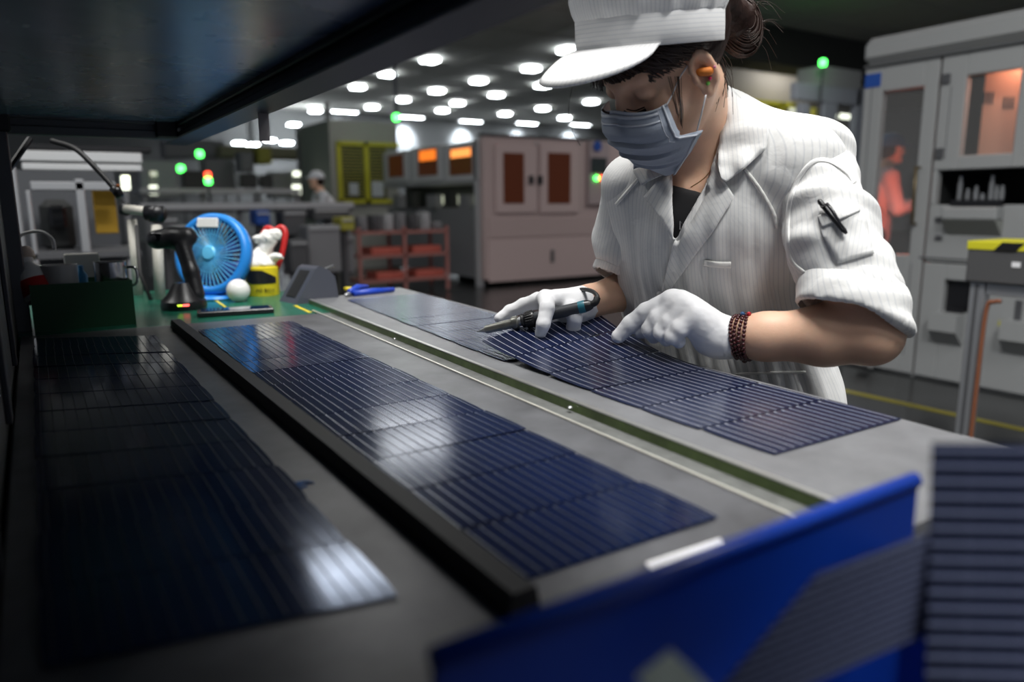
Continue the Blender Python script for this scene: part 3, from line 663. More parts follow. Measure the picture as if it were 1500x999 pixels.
dv = unit(np.array([CAM[0]-tc_[0], CAM[1]-tc_[1], 0])); rr_ = np.cross((0, 0, 1.0), dv)
text('PO BOX', 0.013, np.array([tc_[0], tc_[1], GZ+0.016])+dv*0.0440+rr_*0.006, rr_, (0, 0, 1), BLACKP, tt)
cv = Vol(D(350, 420, dT)-0.12, D(440, 320, dT)+0.12, 0.003)
top = np.array([tc_[0], tc_[1], GZ+0.085])
cv.ell(top+np.array([0, 0, 0.0]), np.eye(3), (0.040, 0.036, 0.016), 0.01)
cv.chain([top+V(-0.012, 0.008, 0), D(385, 372, dT), D(396, 350, dT-0.01)], [0.026, 0.018, 0.022], 0.012)
cv.ell(D(393, 347, dT-0.01), (unit(RT+0.25*UP), np.cross(unit(RT+0.25*UP), FW), FW), (0.040, 0.017, 0.026), 0.008)
cv.ell(D(405, 377, dT-0.015), (RT, UP, FW), (0.020, 0.010, 0.02), 0.006)
o, _, _ = vol_obj('crumpled_cloth', cv, CLOTHW, None, 1, disp=lambda v: vnoise(v, 70)*0.0045+vnoise(v, 140)*0.002)
tag(o, 'crumpled white cloth stuffed in the yellow tin', 'cloth')
hb = MB(); hb.tube(spline([D(384, 345, dT+0.02), D(392, 334, dT+0.02), D(402, 338, dT+0.02), D(412, 333, dT+0.02), D(418, 343, dT+0.02), D(412, 375, dT+0.02), D(404, 395, dT+0.02)], 4), 0.0085, 10)
single('red_handled_tool', hb, RED, 'red looped handle standing behind the white cloth in the tin', 'tool', smooth=True)
# dark grey holder with a slot
wy = Yp(460, 440, Zp(445, 440, GZ)[1])[1]+0.0
yb = Zp(434, 446, GZ)[1]
pf = [Yp(x, y, yb) for x, y in ((434, 447), (497, 437), (491, 405), (481, 395), (468, 390), (462, 394))]
exv = Zp(409, 442, GZ)-Zp(434, 447, GZ)
for i in (0, 1): pf[i][2] = GZ
th_ = thing('grey_slot_holder', 'dark grey wedge shaped holder with a slot beside the raised table sheet', 'holder', (pf[0][0], yb, GZ))
part('body', MB().prism(pf, exv), GREYP, th_)
sa, sb_ = pf[0], pf[5]; sdir = unit(sb_-sa); side_ = unit(exv); sn = unit(np.cross(sdir, side_)); 
if sn@FW > 0: sn = -sn
L_ = np.linalg.norm(sb_-sa)
part('slot', MB().obox(sa+sdir*L_*0.55+exv*0.5+sn*0.0008, (sdir, side_, sn), (L_*0.38, np.linalg.norm(exv)*0.27, 0.0012), 0.0011), DARKSEAM, th_)
p = Yp(482, 392, yb+0.02); part('cutter', MB().obox(p, (unit(RT+0.4*UP), UP, FW), (0.012, 0.003, 0.006), 0.001), STEEL, th_)
# yellow strip and blue pliers
p = Zp(512, 420, GZ+0.01); a, b = Zp(500, 424, RZ), Zp(530, 422, RZ); yt = MB().obox((a+b)/2+np.array([0, -0.03, 0.004]), (unit(b-a), np.cross((0, 0, 1), unit(b-a)), (0, 0, 1)), (np.linalg.norm(b-a)/2, 0.012, 0.004), 0.001)
single('yellow_card', yt, YELLOW, 'flat yellow piece lying behind the grey holder at the far sheet edge', 'card')
tp = thing('pliers', 'blue handled pliers lying on the far corner of the raised sheet', 'pliers', Zp(540, 428, RZ))
zz = RZ+0.007
part('handle', MB().tube([Zp(518, 430, zz), Zp(545, 427, zz), Zp(577, 424, zz)], [0.008, 0.009, 0.006], 10), mat('plier_blue', (0.01, 0.05, 0.42), 0.4), tp, True)
part('handle', MB().tube([Zp(512, 427, zz+0.006), Zp(524, 421, zz+0.006), Zp(538, 420, zz+0.004)], [0.007, 0.009, 0.006], 10), mat('plier_blue', ()), tp, True)
part('jaws', MB().tube([Zp(505, 432, zz), Zp(512, 430, zz), Zp(520, 428, zz)], [0.002, 0.007, 0.007], 8), STEEL, tp, True)
# black flat tray
a, b = Zp(290, 466, GZ), Zp(402, 459, GZ); d_ = unit(b-a); n_ = np.cross((0, 0, 1), d_); ttr = thing('black_tray', 'flat black rectangular device with glossy top on the green mat', 'tray', (a+b)/2)
part('body', MB().obox((a+b)/2+n_*0.03+np.array([0, 0, 0.006]), (d_, n_, (0, 0, 1)), (np.linalg.norm(b-a)/2, 0.03, 0.006), 0.002), BLACKP, ttr)
part('glossy_top', MB().obox((a+b)/2+n_*0.03+np.array([0, 0, 0.0125]), (d_, n_, (0, 0, 1)), (np.linalg.norm(b-a)/2-0.008, 0.024, 0.0006)), mat('gloss_screen', (0.004, 0.02, 0.06), 0.06, spec=0.9), ttr)
# green box and its contents
a, b = Zp(46, 492, GZ), Zp(199, 470, GZ); yb = 1.70; x0b, x1b = Yp(48, 480, yb)[0], Yp(199, 465, yb)[0]; zt = Yp(120, 414, yb)[2]
x0b = max(x0b, -0.018)
tg_ = thing('green_box', 'open dark green box holding bottle, cup and mug at the left end', 'box', ((x0b+x1b)/2, yb+0.06, GZ))
part('front_wall', MB().b(x0b, x1b, yb, yb+0.003, GZ, zt), GREENBOX, tg_); part('rear_wall', MB().b(x0b, x1b, yb+0.12, yb+0.123, GZ, zt), GREENBOX, tg_)
part('side_wall', MB().b(x0b, x0b+0.003, yb+0.003, yb+0.12, GZ, zt), GREENBOX, tg_); part('side_wall', MB().b(x1b-0.003, x1b, yb+0.003, yb+0.12, GZ, zt), GREENBOX, tg_); part('bottom', MB().b(x0b+0.003, x1b-0.003, yb+0.003, yb+0.12, GZ, GZ+0.003), GREENBOX, tg_)
def inbox(px, top, bottomz=GZ+0.004, off=0.05):
    p = Yp(px, top, yb+off); return p
p = inbox(160, 383); tmg = thing('steel_mug', 'shiny steel mug with handle standing in the green box', 'mug', (p[0], p[1], GZ+0.003))
part('mug_body', MB().lathe((p[0], p[1], GZ+0.003), (0, 0, 1), [(0.028, 0), (0.030, 0.003), (0.030, p[2]-GZ-0.004), (0.032, p[2]-GZ-0.003), (0.027, p[2]-GZ-0.004), (0.026, 0.02)], 24), mat('mug_steel', (0.55, 0.55, 0.56), 0.2, 1.0), tmg, smooth='auto')
part('handle', MB().tube(spline([p+np.array([0.028, -0.01, -0.012]), p+np.array([0.046, -0.015, -0.016]), p+np.array([0.046, -0.015, -0.045]), p+np.array([0.028, -0.01, -0.055])], 5), 0.003, 8), mat('mug_steel', ()), tmg, True)
p = inbox(85, 387); single('translucent_cup', MB().lathe((p[0], p[1], GZ+0.003), (0, 0, 1), [(0.030, 0), (0.034, p[2]-GZ-0.004), (0.032, p[2]-GZ-0.004), (0.028, 0.01)], 24), mat('cup_grey', (0.42, 0.42, 0.42), 0.4), 'greyish plastic cup between the white bottle and the steel mug', 'cup', smooth='auto')
p = inbox(118, 391, off=0.08); single('blue_bottle', MB().lathe((p[0], p[1], GZ+0.003), (0, 0, 1), [(0.010, 0), (0.011, p[2]-GZ-0.02), (0.005, p[2]-GZ-0.010), (0.005, p[2]-GZ)], 16), mat('bottle_blue', (0.03, 0.22, 0.45), 0.3), 'slim blue bottle tip showing behind the cup rim', 'bottle', smooth='auto')
dB = (Yp(50, 400, yb+0.05)-CAM)@FW
twb = thing('wash_bottle', 'leaning white squeeze bottle with red label and bent spout', 'bottle', D(55, 410, dB))
A0, A1 = D(62, 440, dB), D(28, 362, dB); ax_ = unit(A1-A0)
part('bottle_body', MB().lathe(A0, ax_, [(0.026, 0), (0.028, 0.006), (0.028, 0.052), (0.027, 0.062), (0.015, 0.078), (0.015, 0.09)], 24), WHITEP, twb, smooth='auto')
part('red_label', MB().lathe(A0+ax_*0.012, ax_, [(0.0283, 0), (0.0288, 0.001), (0.0288, 0.03), (0.0283, 0.031)], 24), RED, twb, smooth='auto')
part('cap', MB().lathe(A0+ax_*0.088, ax_, [(0.020, 0), (0.021, 0.012), (0.018, 0.022), (0.006, 0.026)], 20), mat('cap_tan', (0.55, 0.45, 0.38), 0.5), twb, smooth='auto')
part('spout', MB().tube(spline([A0+ax_*0.112, D(30, 345, dB), D(58, 339, dB), D(76, 350, dB), D(80, 366, dB)], 6), 0.0035, 8), WHITEP, twb, True)
p = Yp(110, 372, 1.84); q_ = Yp(145, 395, 1.84); single('white_carton', MB().b(Yp(94, 380, 1.84)[0], Yp(146, 380, 1.84)[0], 1.835, 1.87, GZ, Yp(110, 372, 1.84)[2], 0.002), mat('carton', (0.55, 0.54, 0.50), 0.6), 'white carton standing behind the green box', 'carton')
# creform tube rack
tr = thing('tube_rack', 'cream coated tube rack with black joints behind the scanner', 'rack', Zp(215, 455, GZ))
dR = (Zp(238, 438, GZ)-CAM)@FW
def tube_px(pts, r, m, name, label=None): return part(name, MB().tube([D(x, y, d) for x, y, d in pts], r, 12), m, tr, True, label)
dq = (Zp(200, 432, GZ)-CAM)@FW
tube_px([(235, 440, dR-0.01), (229, 330, dR)], 0.0135, CREAM, 'upright_tube'); tube_px([(203, 434, dq), (193, 322, dq)], 0.0125, CREAM, 'upright_tube')
tube_px([(182, 306, dq), (228, 311, dR)], 0.0125, CREAM, 'cross_tube'); tube_px([(214, 312, dR), (240, 312, dR)], 0.020, BLACKP, 'joint'); tube_px([(229, 325, dR), (229, 303, dR)], 0.0185, BLACKP, 'joint'); tube_px([(179, 305, dq), (188, 307, dq)], 0.018, BLACKP, 'joint')
tube_px([(200, 330, dR), (205, 400, dR), (222, 442, dR-0.02)], 0.005, BLACK, 'cable')
# black flexible arm
am = MB().tube(spline([D(75, 206, 1.62), D(110, 218, 1.62), D(140, 246, 1.62), D(162, 270, 1.62), D(170, 280, 1.62)], 6), 0.006, 8)
tam = thing('flexible_arm', 'black flexible arm hanging down from the shelf corner at the left', 'lamp arm', D(75, 206, 1.62)); part('arm', am, BLACK, tam, True)
part('tip', MB().tube([D(168, 275, 1.62), D(176, 288, 1.62)], [0.012, 0.009], 10), BLACKP, tam, True); part('lamp_dot', MB().ball(D(173, 272, 1.60), 0.004, 8), mat('orange_dot', (0.7, 0.2, 0.05), 0.4), tam, True)
# ================================================================ BACKGROUND MACHINES
MW = mat('machine_white', (0.33, 0.34, 0.345), 0.5)
MWs = mat('machine_joint', (0.10, 0.105, 0.11), 0.6)
PINK = mat('machine_pink', (0.52, 0.41, 0.40), 0.45)
PINK2 = mat('machine_pink_door', (0.58, 0.46, 0.45), 0.4)
AMBER = mat('amber_glass_lit', (0.06, 0.012, 0.003), 0.30, spec=0.4, emit=(1.0, 0.22, 0.04), es=0.022)  # faint glow of the pane stands in for a lit interior
AMBERG = mat('amber_glow', (0.3, 0.06, 0.01), 0.4, emit=(1.0, 0.22, 0.02), es=1.1)
AMBERH = mat('amber_lamp', (1, 0.5, 0.2), 0.4, emit=(1.0, 0.30, 0.06), es=1.5)
GREYM = mat('grey_metal', (0.23, 0.235, 0.25), 0.5, 0.2)
GREYD = mat('grey_dark_metal', (0.09, 0.092, 0.10), 0.5, 0.2)
LGREY = mat('light_grey_metal', (0.42, 0.43, 0.45), 0.45, 0.1)
YEL = mat('guard_yellow', (0.50, 0.47, 0.03), 0.5)
YELP = mat('guard_panel', (0.35, 0.33, 0.05), 0.5)
DARKIN = mat('dark_inside', (0.02, 0.022, 0.022), 0.6)
REDC = mat('cart_red', (0.40, 0.17, 0.15), 0.5)
REDD = mat('cart_tray_red', (0.50, 0.12, 0.09), 0.5)
GRN = mat('signal_green', (0, 1, 0.1), 0.5, emit=(0.08, 1.0, 0.12), es=7.0)
REDL = mat('signal_red', (1, 0, 0), 0.5, emit=(1.0, 0.08, 0.03), es=5.0)
WLAMP = mat('work_lamp', (1, 1, 0.9), 0.5, emit=(0.95, 1.0, 0.82), es=2.2)
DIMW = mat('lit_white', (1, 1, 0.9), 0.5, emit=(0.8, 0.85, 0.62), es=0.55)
BLUES = mat('sign_blue', (0.01, 0.07, 0.35), 0.5)
GLASS = mat('clear_glass', (1, 1, 1), 0.02, alpha=0.05, spec=0.6)
SCREEN = mat('screen_dark', (0.03, 0.04, 0.04), 0.2)
def fb(mb, x0, y0, x1, y1, Y, dep, bev=0.0):
    """box whose front face, on the plane y=Y, covers the picture rectangle"""
    a = Yp(x0, (y0+y1)/2, Y); b = Yp(x1, (y0+y1)/2, Y); c = Yp((x0+x1)/2, y0, Y); d = Yp((x0+x1)/2, y1, Y)
    return mb.b(a[0], b[0], Y, Y+dep, d[2], c[2], bev)
def fx(mb, x0, y0, x1, y1, X, dep, bev=0.0):
    a = Xp(x0, (y0+y1)/2, X); b = Xp(x1, (y0+y1)/2, X); c = Xp((x0+x1)/2, y0, X); d = Xp((x0+x1)/2, y1, X)
    return mb.b(X, X+dep, a[1], b[1], d[2], c[2], bev)

# ---- large pink machine
X0 = 5.24; Y0 = 8.9
top = Yp(720, 199, Y0)[2]; xe = Yp(893, 330, Y0)[0]; ys_ = Xp(560, 260, X0)[1]
tm_ = thing('test_machine', 'large pale pink machine with amber windows in two doors behind the worker', 'machine', (X0+1, Y0, 0))
bz = 0.16
yq_ = Y0+0.11; bodyb = MB(); bodyb.b(X0, xe+0.45, Y0, yq_, 0.10, top, 0.01); bodyb.b(X0+0.55, xe+0.45, yq_, Y0+2.0, bz, top, 0.02); part('body', bodyb, PINK, tm_)
part('plinth', MB().b(X0+0.6, xe+0.35, Y0+0.12, Y0+1.9, 0.0, bz), DARKIN, tm_)
part('roof_edge', MB().b(X0-0.02, xe+0.47, Y0-0.02, yq_, top, top+0.03), GREYD, tm_)
for (a, b, c) in [(738, 768, 0), (803, 836, 1)]:
    dm = MB(); fb(dm, (727, 792)[c], 212, (787, 848)[c], 312, Y0-0.03, 0.03, 0.008); d_ = part('door', dm, PINK2, tm_)
    wn_ = MB(); fb(wn_, a, 224, b, 298, Y0-0.038, 0.010, 0.03); part('window', wn_, AMBER, d_, label='amber tinted window')
    hn = MB(); fb(hn, (776, 786)[c]+(0, 3)[c], 257, (782, 792)[c]+(0, 3)[c], 270, Y0-0.055, 0.02, 0.004); part('handle', hn, BLACKP, d_)
lo = MB(); fb(lo, 716, 318, 880, 346, Y0-0.012, 0.012, 0.004); part('middle_panel', lo, PINK, tm_)
lo = MB(); fb(lo, 716, 349, 880, 408, Y0-0.012, 0.012, 0.004); d_ = part('lower_panel', lo, PINK2, tm_); hn = MB(); fb(hn, 808, 366, 812, 384, Y0-0.03, 0.02); part('handle', hn, MWs, d_)
cp = MB(); fb(cp, 863, 207, 893, 300, Y0-0.05, 0.05, 0.01); cpo = part('control_panel', cp, mat('machine_rose', (0.40, 0.33, 0.34), 0.5), tm_)
cp = MB(); fb(cp, 866, 231, 889, 254, Y0-0.06, 0.012); part('screen', cp, SCREEN, cpo)
p = Yp(874, 261, Y0-0.07); part('signal_lamp', MB().ball(p, 0.035, 12), GRN, cpo, True, label='glowing green lamp'); p = Yp(882, 261, Y0-0.07); part('signal_lamp', MB().ball(p, 0.035, 12), REDL, cpo, True, label='glowing red lamp')
p = Yp(875, 214, Y0-0.06); part('round_sign', MB().lathe(p, (0, -1, 0), [(0.075, 0), (0.075, 0.01)], 20), BLUES, cpo, label='round blue sign')
for px in (786, 850): p = Yp(px, 210, Y0-0.03); part('knob', MB().ball(p, 0.02, 8), LGREY, tm_, True)
# light grey annex on its left side, with three windows
an = thing('loading_machine', 'light grey machine with three small amber windows left of the pink machine', 'machine', (X0-0.4, Y0+2, 0))
ZA = 1.16
xa = X0-0.02
def sidebox(mb, x0, y0, x1, y1, X, dep, bev=0.0):
    a = Xp(x0, (y0+y1)/2, X); b = Xp(x1, (y0+y1)/2, X); c = Xp((x0+x1)/2, y0, X); d = Xp((x0+x1)/2, y1, X)
    return mb.b(X, X+dep, a[1], b[1], d[2], c[2], bev)
ya = Y0+0.15; yb2 = Xp(561, 240, xa)[1]
zt_ = Xp(704, 204, xa)[2]; zl_ = Xp(704, 268, xa)[2]
part('upper_body', MB().b(xa-0.0, xa+0.5, ya, yb2, zl_, zt_, 0.01), LGREY, an)
part('lower_body', MB().b(xa+0.06, xa+0.5, ya, yb2, 0.10, Xp(704, 305, xa)[2]), GREYM, an)
part('inner_back', MB().b(xa+0.4, xa+0.5, ya, yb2, Xp(704, 305, xa)[2], zl_), DARKIN, an)
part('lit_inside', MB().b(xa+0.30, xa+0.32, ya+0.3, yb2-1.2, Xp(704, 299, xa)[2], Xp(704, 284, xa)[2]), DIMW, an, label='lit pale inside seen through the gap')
part('corner_post', MB().b(xa-0.02, xa+0.08, ya-0.03, ya+0.05, 0.0, zt_, 0.005), LGREY, an)
for (a, b, c) in [(563, 597, 0), (603, 647, 1), (653, 700, 2)]:
    dm = MB(); sidebox(dm, a, (222, 214, 208)[c], b, (267, 266, 265)[c], xa-0.02, 0.02, 0.006); d_ = part('door', dm, mat('pale_door', (0.52, 0.53, 0.55), 0.45), an)
    wx = [(569, 590), (612, 640), (658, 691)][c]; wy_ = [(227, 259), (218, 257), (216, 256)][c]
    wm = MB(); sidebox(wm, wx[0], wy_[0], wx[1], wy_[1], xa-0.028, 0.010, 0.01); part('window', wm, AMBER, d_)
    if c: wm = MB(); sidebox(wm, wx[0]+2, wy_[0]+2, wx[1]-2, wy_[0]+(17 if c == 1 else 14), xa-0.032, 0.004); part('glow', wm, AMBERH if c == 2 else AMBERG, d_, label='orange lamp glow in the window')
for k, (px, wd) in enumerate([(575, 10), (596, 8), (625, 12), (650, 10), (672, 12)]):
    q = MB(); sidebox(q, px, 285-k % 2*4, px+wd, 304, xa-0.1+0.05*k, 0.12); part('inner_fitting', q, (GREYM, DARKIN)[k % 2], an)
# ---- red cart
Yc = 8.4
c0, c1 = Yp(525, 400, 9.6), Yp(655, 412, 8.6)
ct = thing('red_cart', 'reddish steel cart with three shelves in front of the machines', 'cart', ((c0[0]+c1[0])/2, 9, 0))
cx0, cx1 = Yp(527, 380, 8.9)[0], Yp(655, 380, 8.9)[0]
zlev = [Yp(590, y, 8.9)[2] for y in (338, 372, 408)]
for x in (cx0, (cx0+cx1)/2, cx1):
    for y in (8.9, 9.4): part('post', MB().b(x-0.02, x+0.02, y-0.02, y+0.02, 0.02, zlev[0]+0.05), REDC, ct)
for z in zlev: part('shelf', MB().b(cx0, cx1, 8.88, 9.42, z-0.035, z), REDC, ct)
for k, (u, z) in enumerate([(0.15, 1), (0.62, 1), (0.2, 2), (0.65, 2)]):
    x = cx0+u*(cx1-cx0); single('red_tray', MB().b(x, x+0.42*(cx1-cx0)*0.8, 8.95, 9.35, zlev[z]+0.001, zlev[z]+0.09, 0.01), REDD, ['red tray on the cart middle shelf, left half', 'red tray on the cart middle shelf, right half', 'red tray on the cart bottom shelf, left half', 'red tray on the cart bottom shelf, right half'][k], 'tray', 'trays on the red cart')
rg = random.Random(5)
for k in range(7):
    x = cx0+(k+0.3)/7*(cx1-cx0); h = rg.uniform(0.10, 0.24)
    single('machine_part', MB().b(x, x+0.11, 9.0, 9.2, zlev[0]+0.001, zlev[0]+h, 0.01).b(x+0.02, x+0.05, 8.95, 9.0, zlev[0]+0.02, zlev[0]+h*0.6), [GREYM, GREYD, LGREY][k % 3], '%s grey metal fitting from the left on the red cart top' % ('first', 'second', 'third', 'fourth', 'fifth', 'sixth', 'seventh')[k], 'machine part', 'fittings on the red cart')
# ---- yellow guarded cell
Yg = 13.0
yg = thing('guard_cell', 'yellow framed guard cell with dark mesh doors left of the amber windowed machine', 'machine guard', Yp(530, 300, Yg))
a = MB(); fb(a, 487, 178, 585, 412, Yg+0.02, 1.7); part('cabinet', a, mat('cell_grey', (0.33, 0.33, 0.31), 0.6), yg)
for (x0, x1) in ((500, 536), (540, 566)):
    q = MB(); fb(q, x0, 215, x1, 292, Yg-0.01, 0.03); part('mesh_panel', q, DARKIN, yg)
    q = MB(); n_ = 16
    for k in range(n_): y_ = 217+74*k/n_; fb(q, x0, y_, x1, y_+1.5, Yg-0.025, 0.012)
    o = part('slats', q, YELP, yg); o['kind'] = 'stuff'
for r_ in [(495, 208, 585, 214), (495, 292, 585, 298), (495, 208, 501, 298), (535, 208, 541, 298)]:
    q = MB(); fb(q, *r_, Yg-0.05, 0.05); part('yellow_frame', q, YEL, yg)
for r_ in [(512, 268, 525, 286), (545, 266, 562, 288)]: q = MB(); fb(q, *r_, Yg-0.06, 0.006); part('paper_sheet', q, mat('paper_grey', (0.45, 0.48, 0.52), 0.6), yg)
ygs = thing('guard_screen', 'translucent yellow safety screen with grey frame behind the distant white worker', 'machine guard', Yp(460, 300, 15))
q = MB(); fb(q, 440, 190, 486, 300, 15.0, 0.05); part('screen', q, YELP, ygs)
q = MB(); n_ = 14
for k in range(n_): fb(q, 462, 202+k*6.5, 486, 203.5+k*6.5, 14.97, 0.03)
o = part('slats', q, YEL, ygs); o['kind'] = 'stuff'
for r_ in [(484, 150, 489, 405), (438, 186, 441, 300)]: q = MB(); fb(q, *r_, 14.9, 0.1); part('post', q, GREYM, ygs)
# ---- hanging signal lights
for k, (px, py, Y, lab_, red) in enumerate([(580.5, 172, 12.0, 'green signal lamp on a dark pole hanging above the machines', 0), (292.5, 225.5, 14.0, 'small green signal lamp, highest of the three at left', 0), (265, 247, 13.0, 'small green signal lamp above the bright work lamps at left', 0), (305, 265, 11.0, 'signal lamp glowing red above green over the left workbench', 1), (1205.5, 92, 8.25, 'green signal lamp on the white cabinet right of the hair bun', 0)]):
    p = Yp(px, py, Y); r_ = 5.0/FPX*((p-CAM)@FW)
    ts_ = thing('signal_lamp', lab_, 'signal lamp', p, 'signal lamps')
    part('lens', MB().lathe(p-np.array([0, 0, r_]), (0, 0, 1), [(r_*0.6, 0), (r_, r_*0.4), (r_, r_*1.6), (r_*0.6, r_*2)], 14), GRN, ts_, True)
    if red: part('red_lens', MB().lathe(p+np.array([0, 0, r_]), (0, 0, 1), [(r_*0.8, 0), (r_*0.9, r_*0.4), (r_*0.9, r_*1.2), (r_*0.5, r_*1.6)], 14), REDL, ts_, True)
    if k in (0,): part('pole', MB().tube([p+np.array([0, 0, r_]), p+np.array([0, 0, CEIL-p[2]])], 0.03, 8), DARK, ts_)
    else: part('pole', MB().tube([p-np.array([0, 0, r_]), np.array([p[0], p[1], 0.0])], 0.018, 8), GREYD, ts_)
# ---- long workbenches / conveyors on the left
bn = thing('conveyor_bench', 'long grey conveyor bench running across behind the blue fan', 'bench', Yp(400, 330, 9.0))
q = MB(); fb(q, 205, 297, 518, 306, 9.0, 0.9); part('bench_top', q, LGREY, bn)
q = MB(); fb(q, 205, 306, 518, 311, 9.05, 0.8); part('rail', q, GREYD, bn)
for px in (222, 290, 352, 415, 480, 508): q = MB(); fb(q, px, 311, px+8, 404, 9.1, 0.08); part('leg', q, GREYM, bn)
q = MB(); fb(q, 222, 352, 510, 360, 9.14, 0.06); part('lower_rail', q, GREYM, bn)
b2 = thing('rear_bench', 'second grey bench with pale top farther back under the signal lamps', 'bench', Yp(350, 300, 12.0))
q = MB(); fb(q, 205, 276, 440, 283, 12.0, 0.9); part('bench_top', q, LGREY, b2)
for px in (215, 300, 380, 436): q = MB(); fb(q, px, 283, px+6, 405, 12.1, 0.08); part('leg', q, GREYM, b2)
for k, (x0, y0_, x1, y1_, Y, m_, lab_, nm, cat) in enumerate([
    (268, 250, 302, 280, 12.2, DARKIN, 'dark round backed monitor on the rear bench, left one', 'monitor', 'monitor'), (352, 254, 378, 279, 12.2, DARKIN, 'dark monitor on the rear bench beside a second one', 'monitor', 'monitor'),
    (380, 256, 400, 279, 12.2, DARKIN, 'narrower dark monitor at the right end of its pair', 'monitor', 'monitor')]):
    t = thing(nm, lab_, cat, Yp((x0+x1)/2, y1_, Y)); q = MB(); fb(q, x0, y0_, x1, y1_-4, Y, 0.10, 0.03); part('casing', q, m_, t); c_ = Yp((x0+x1)/2, y1_-5, Y); zb_ = Yp(320, 276, 12.0)[2]; part('stand', MB().b(c_[0]-0.04, c_[0]+0.04, Y+0.02, Y+0.1, zb_, c_[2]), GREYM, t)
for k, (px, py0, py1, Y, lab_) in enumerate([(225, 250, 287, 13, 'bright upright work lamp at the left behind the tube rack'), (434.5, 250, 286, 14, 'bright upright work lamp left of the distant white worker'), (184, 256, 280, 7.5, 'short bright work lamp seen beside the flexible arm')]):
    t = thing('work_lamp', lab_, 'lamp', Yp(px, py1, Y), 'upright work lamps'); q = MB(); fb(q, px-7, py0, px+7, py1, Y, 0.06, 0.02); part('housing', q, mat('lamp_body', (0.35, 0.38, 0.33), 0.5), t)
    q = MB(); fb(q, px-6, py1-(15 if k != 2 else 22), px+6, py1-2, Y-0.012, 0.010, 0.004); part('lit_tube', q, WLAMP, t); q = MB(); fb(q, px-5, py0+1, px+5, py0+8, Y-0.012, 0.010, 0.004); part('lit_tube', q, DIMW if k != 1 else WLAMP, t); c_ = Yp(px, py1-2, Y); part('pole', MB().b(c_[0]-0.02, c_[0]+0.02, Y+0.01, Y+0.05, 0, c_[2]), GREYM, t)
# back panels (machine fronts far away, several separate cabinets)
cab = [(205, 235, 262, 290, 16, LGREY, 'pale cabinet far back at the left behind the bright lamp'), (300, 232, 345, 280, 16.5, GREYM, 'grey cabinet far back right of the red and green signal lamp'), (398, 252, 436, 290, 16, LGREY, 'pale flat cabinet far back left of the yellow screen'),
       (322, 215, 440, 232, 17, mat('duct_olive', (0.24, 0.24, 0.15), 0.6), 'olive grey duct running above the far cabinets'), (240, 205, 330, 232, 18, GREYM, 'grey overhead duct far back above the green lamps'), (352, 222, 372, 252, 15.6, GREYM, 'narrow grey cabinet between the monitors'),
       (378, 216, 398, 240, 15.5, YELP, 'small yellow board hanging far back above the monitors')]
for (x0, y0_, x1, y1_, Y, m_, lab_) in cab:
    t = thing('far_cabinet', lab_, 'cabinet', Yp((x0+x1)/2, y1_, Y)); q = MB(); fb(q, x0, y0_, x1, y1_, Y, 0.5, 0.02); part('cabinet_body', q, m_, t); c_ = Yp((x0+x1)/2, y1_, Y); e_ = Yp((x0+x1)/2, y0_, Y)
    for dx in (-0.15, 0.15): part('hanger' if y1_ < 250 else 'leg', MB().b(c_[0]+dx-0.02, c_[0]+dx+0.02, Y+0.2, Y+0.24, *((e_[2], CEIL) if y1_ < 250 else (0, c_[2]))), GREYM, t)
    q = MB(); fb(q, x0+3, y0_+3, x1-3, y1_-4, Y-0.02, 0.02, 0.01); part('panel', q, m_, t)
# bench lumber between bench and table: bins, boxes and machine blocks
rg = random.Random(11)
kinds = [('storage_crate', 'crate'), ('machine_block', 'machine')]
spots = [(232, 318, 262, 360, 7.6, GREYD, 'dark crate under the conveyor bench behind the scanner'), (415, 308, 448, 345, 8.5, GREYD, 'dark grey control box under the conveyor bench'), (452, 330, 500, 400, 8.0, GREYM, 'grey upright cabinet below the conveyor bench end'), (500, 318, 520, 338, 8.2, YELP, 'small yellowish box on the grey cabinet edge'),
         (395, 345, 412, 380, 7.2, DARKIN, 'black block beside the bench leg'), (425, 352, 452, 400, 7.8, GREYD, 'dark machine foot block left of the grey cabinet'), (375, 308, 396, 330, 8.6, BLUES, 'dark blue box under the bench above the tin'), (460, 304, 512, 322, 8.6, GREYD, 'dark motor unit hanging under the bench top'), (500, 345, 520, 400, 8.7, GREYM, 'narrow grey post box beside the red cart'), (250, 330, 330, 338, 7.0, GREYM, 'flat grey rail lying behind the fan')]
for (x0, y0_, x1, y1_, Y, m_, lab_) in spots:
    t = thing('equipment_box', lab_, 'box', Yp((x0+x1)/2, y1_, Y)); q = MB(); fb(q, x0, y0_, x1, y1_, Y, 0.3, 0.015); part('box_body', q, m_, t); c_ = Yp((x0+x1)/2, y1_, Y)
    if c_[2] > 0.03: part('support', MB().b(c_[0]-0.03, c_[0]+0.03, Y+0.1, Y+0.2, 0, c_[2]), GREYD, t)
    q = MB(); fb(q, x0+2, y0_+3, x1-2, y0_+6, Y-0.015, 0.015); part('lid_edge', q, LGREY if m_ is not LGREY else GREYM, t)
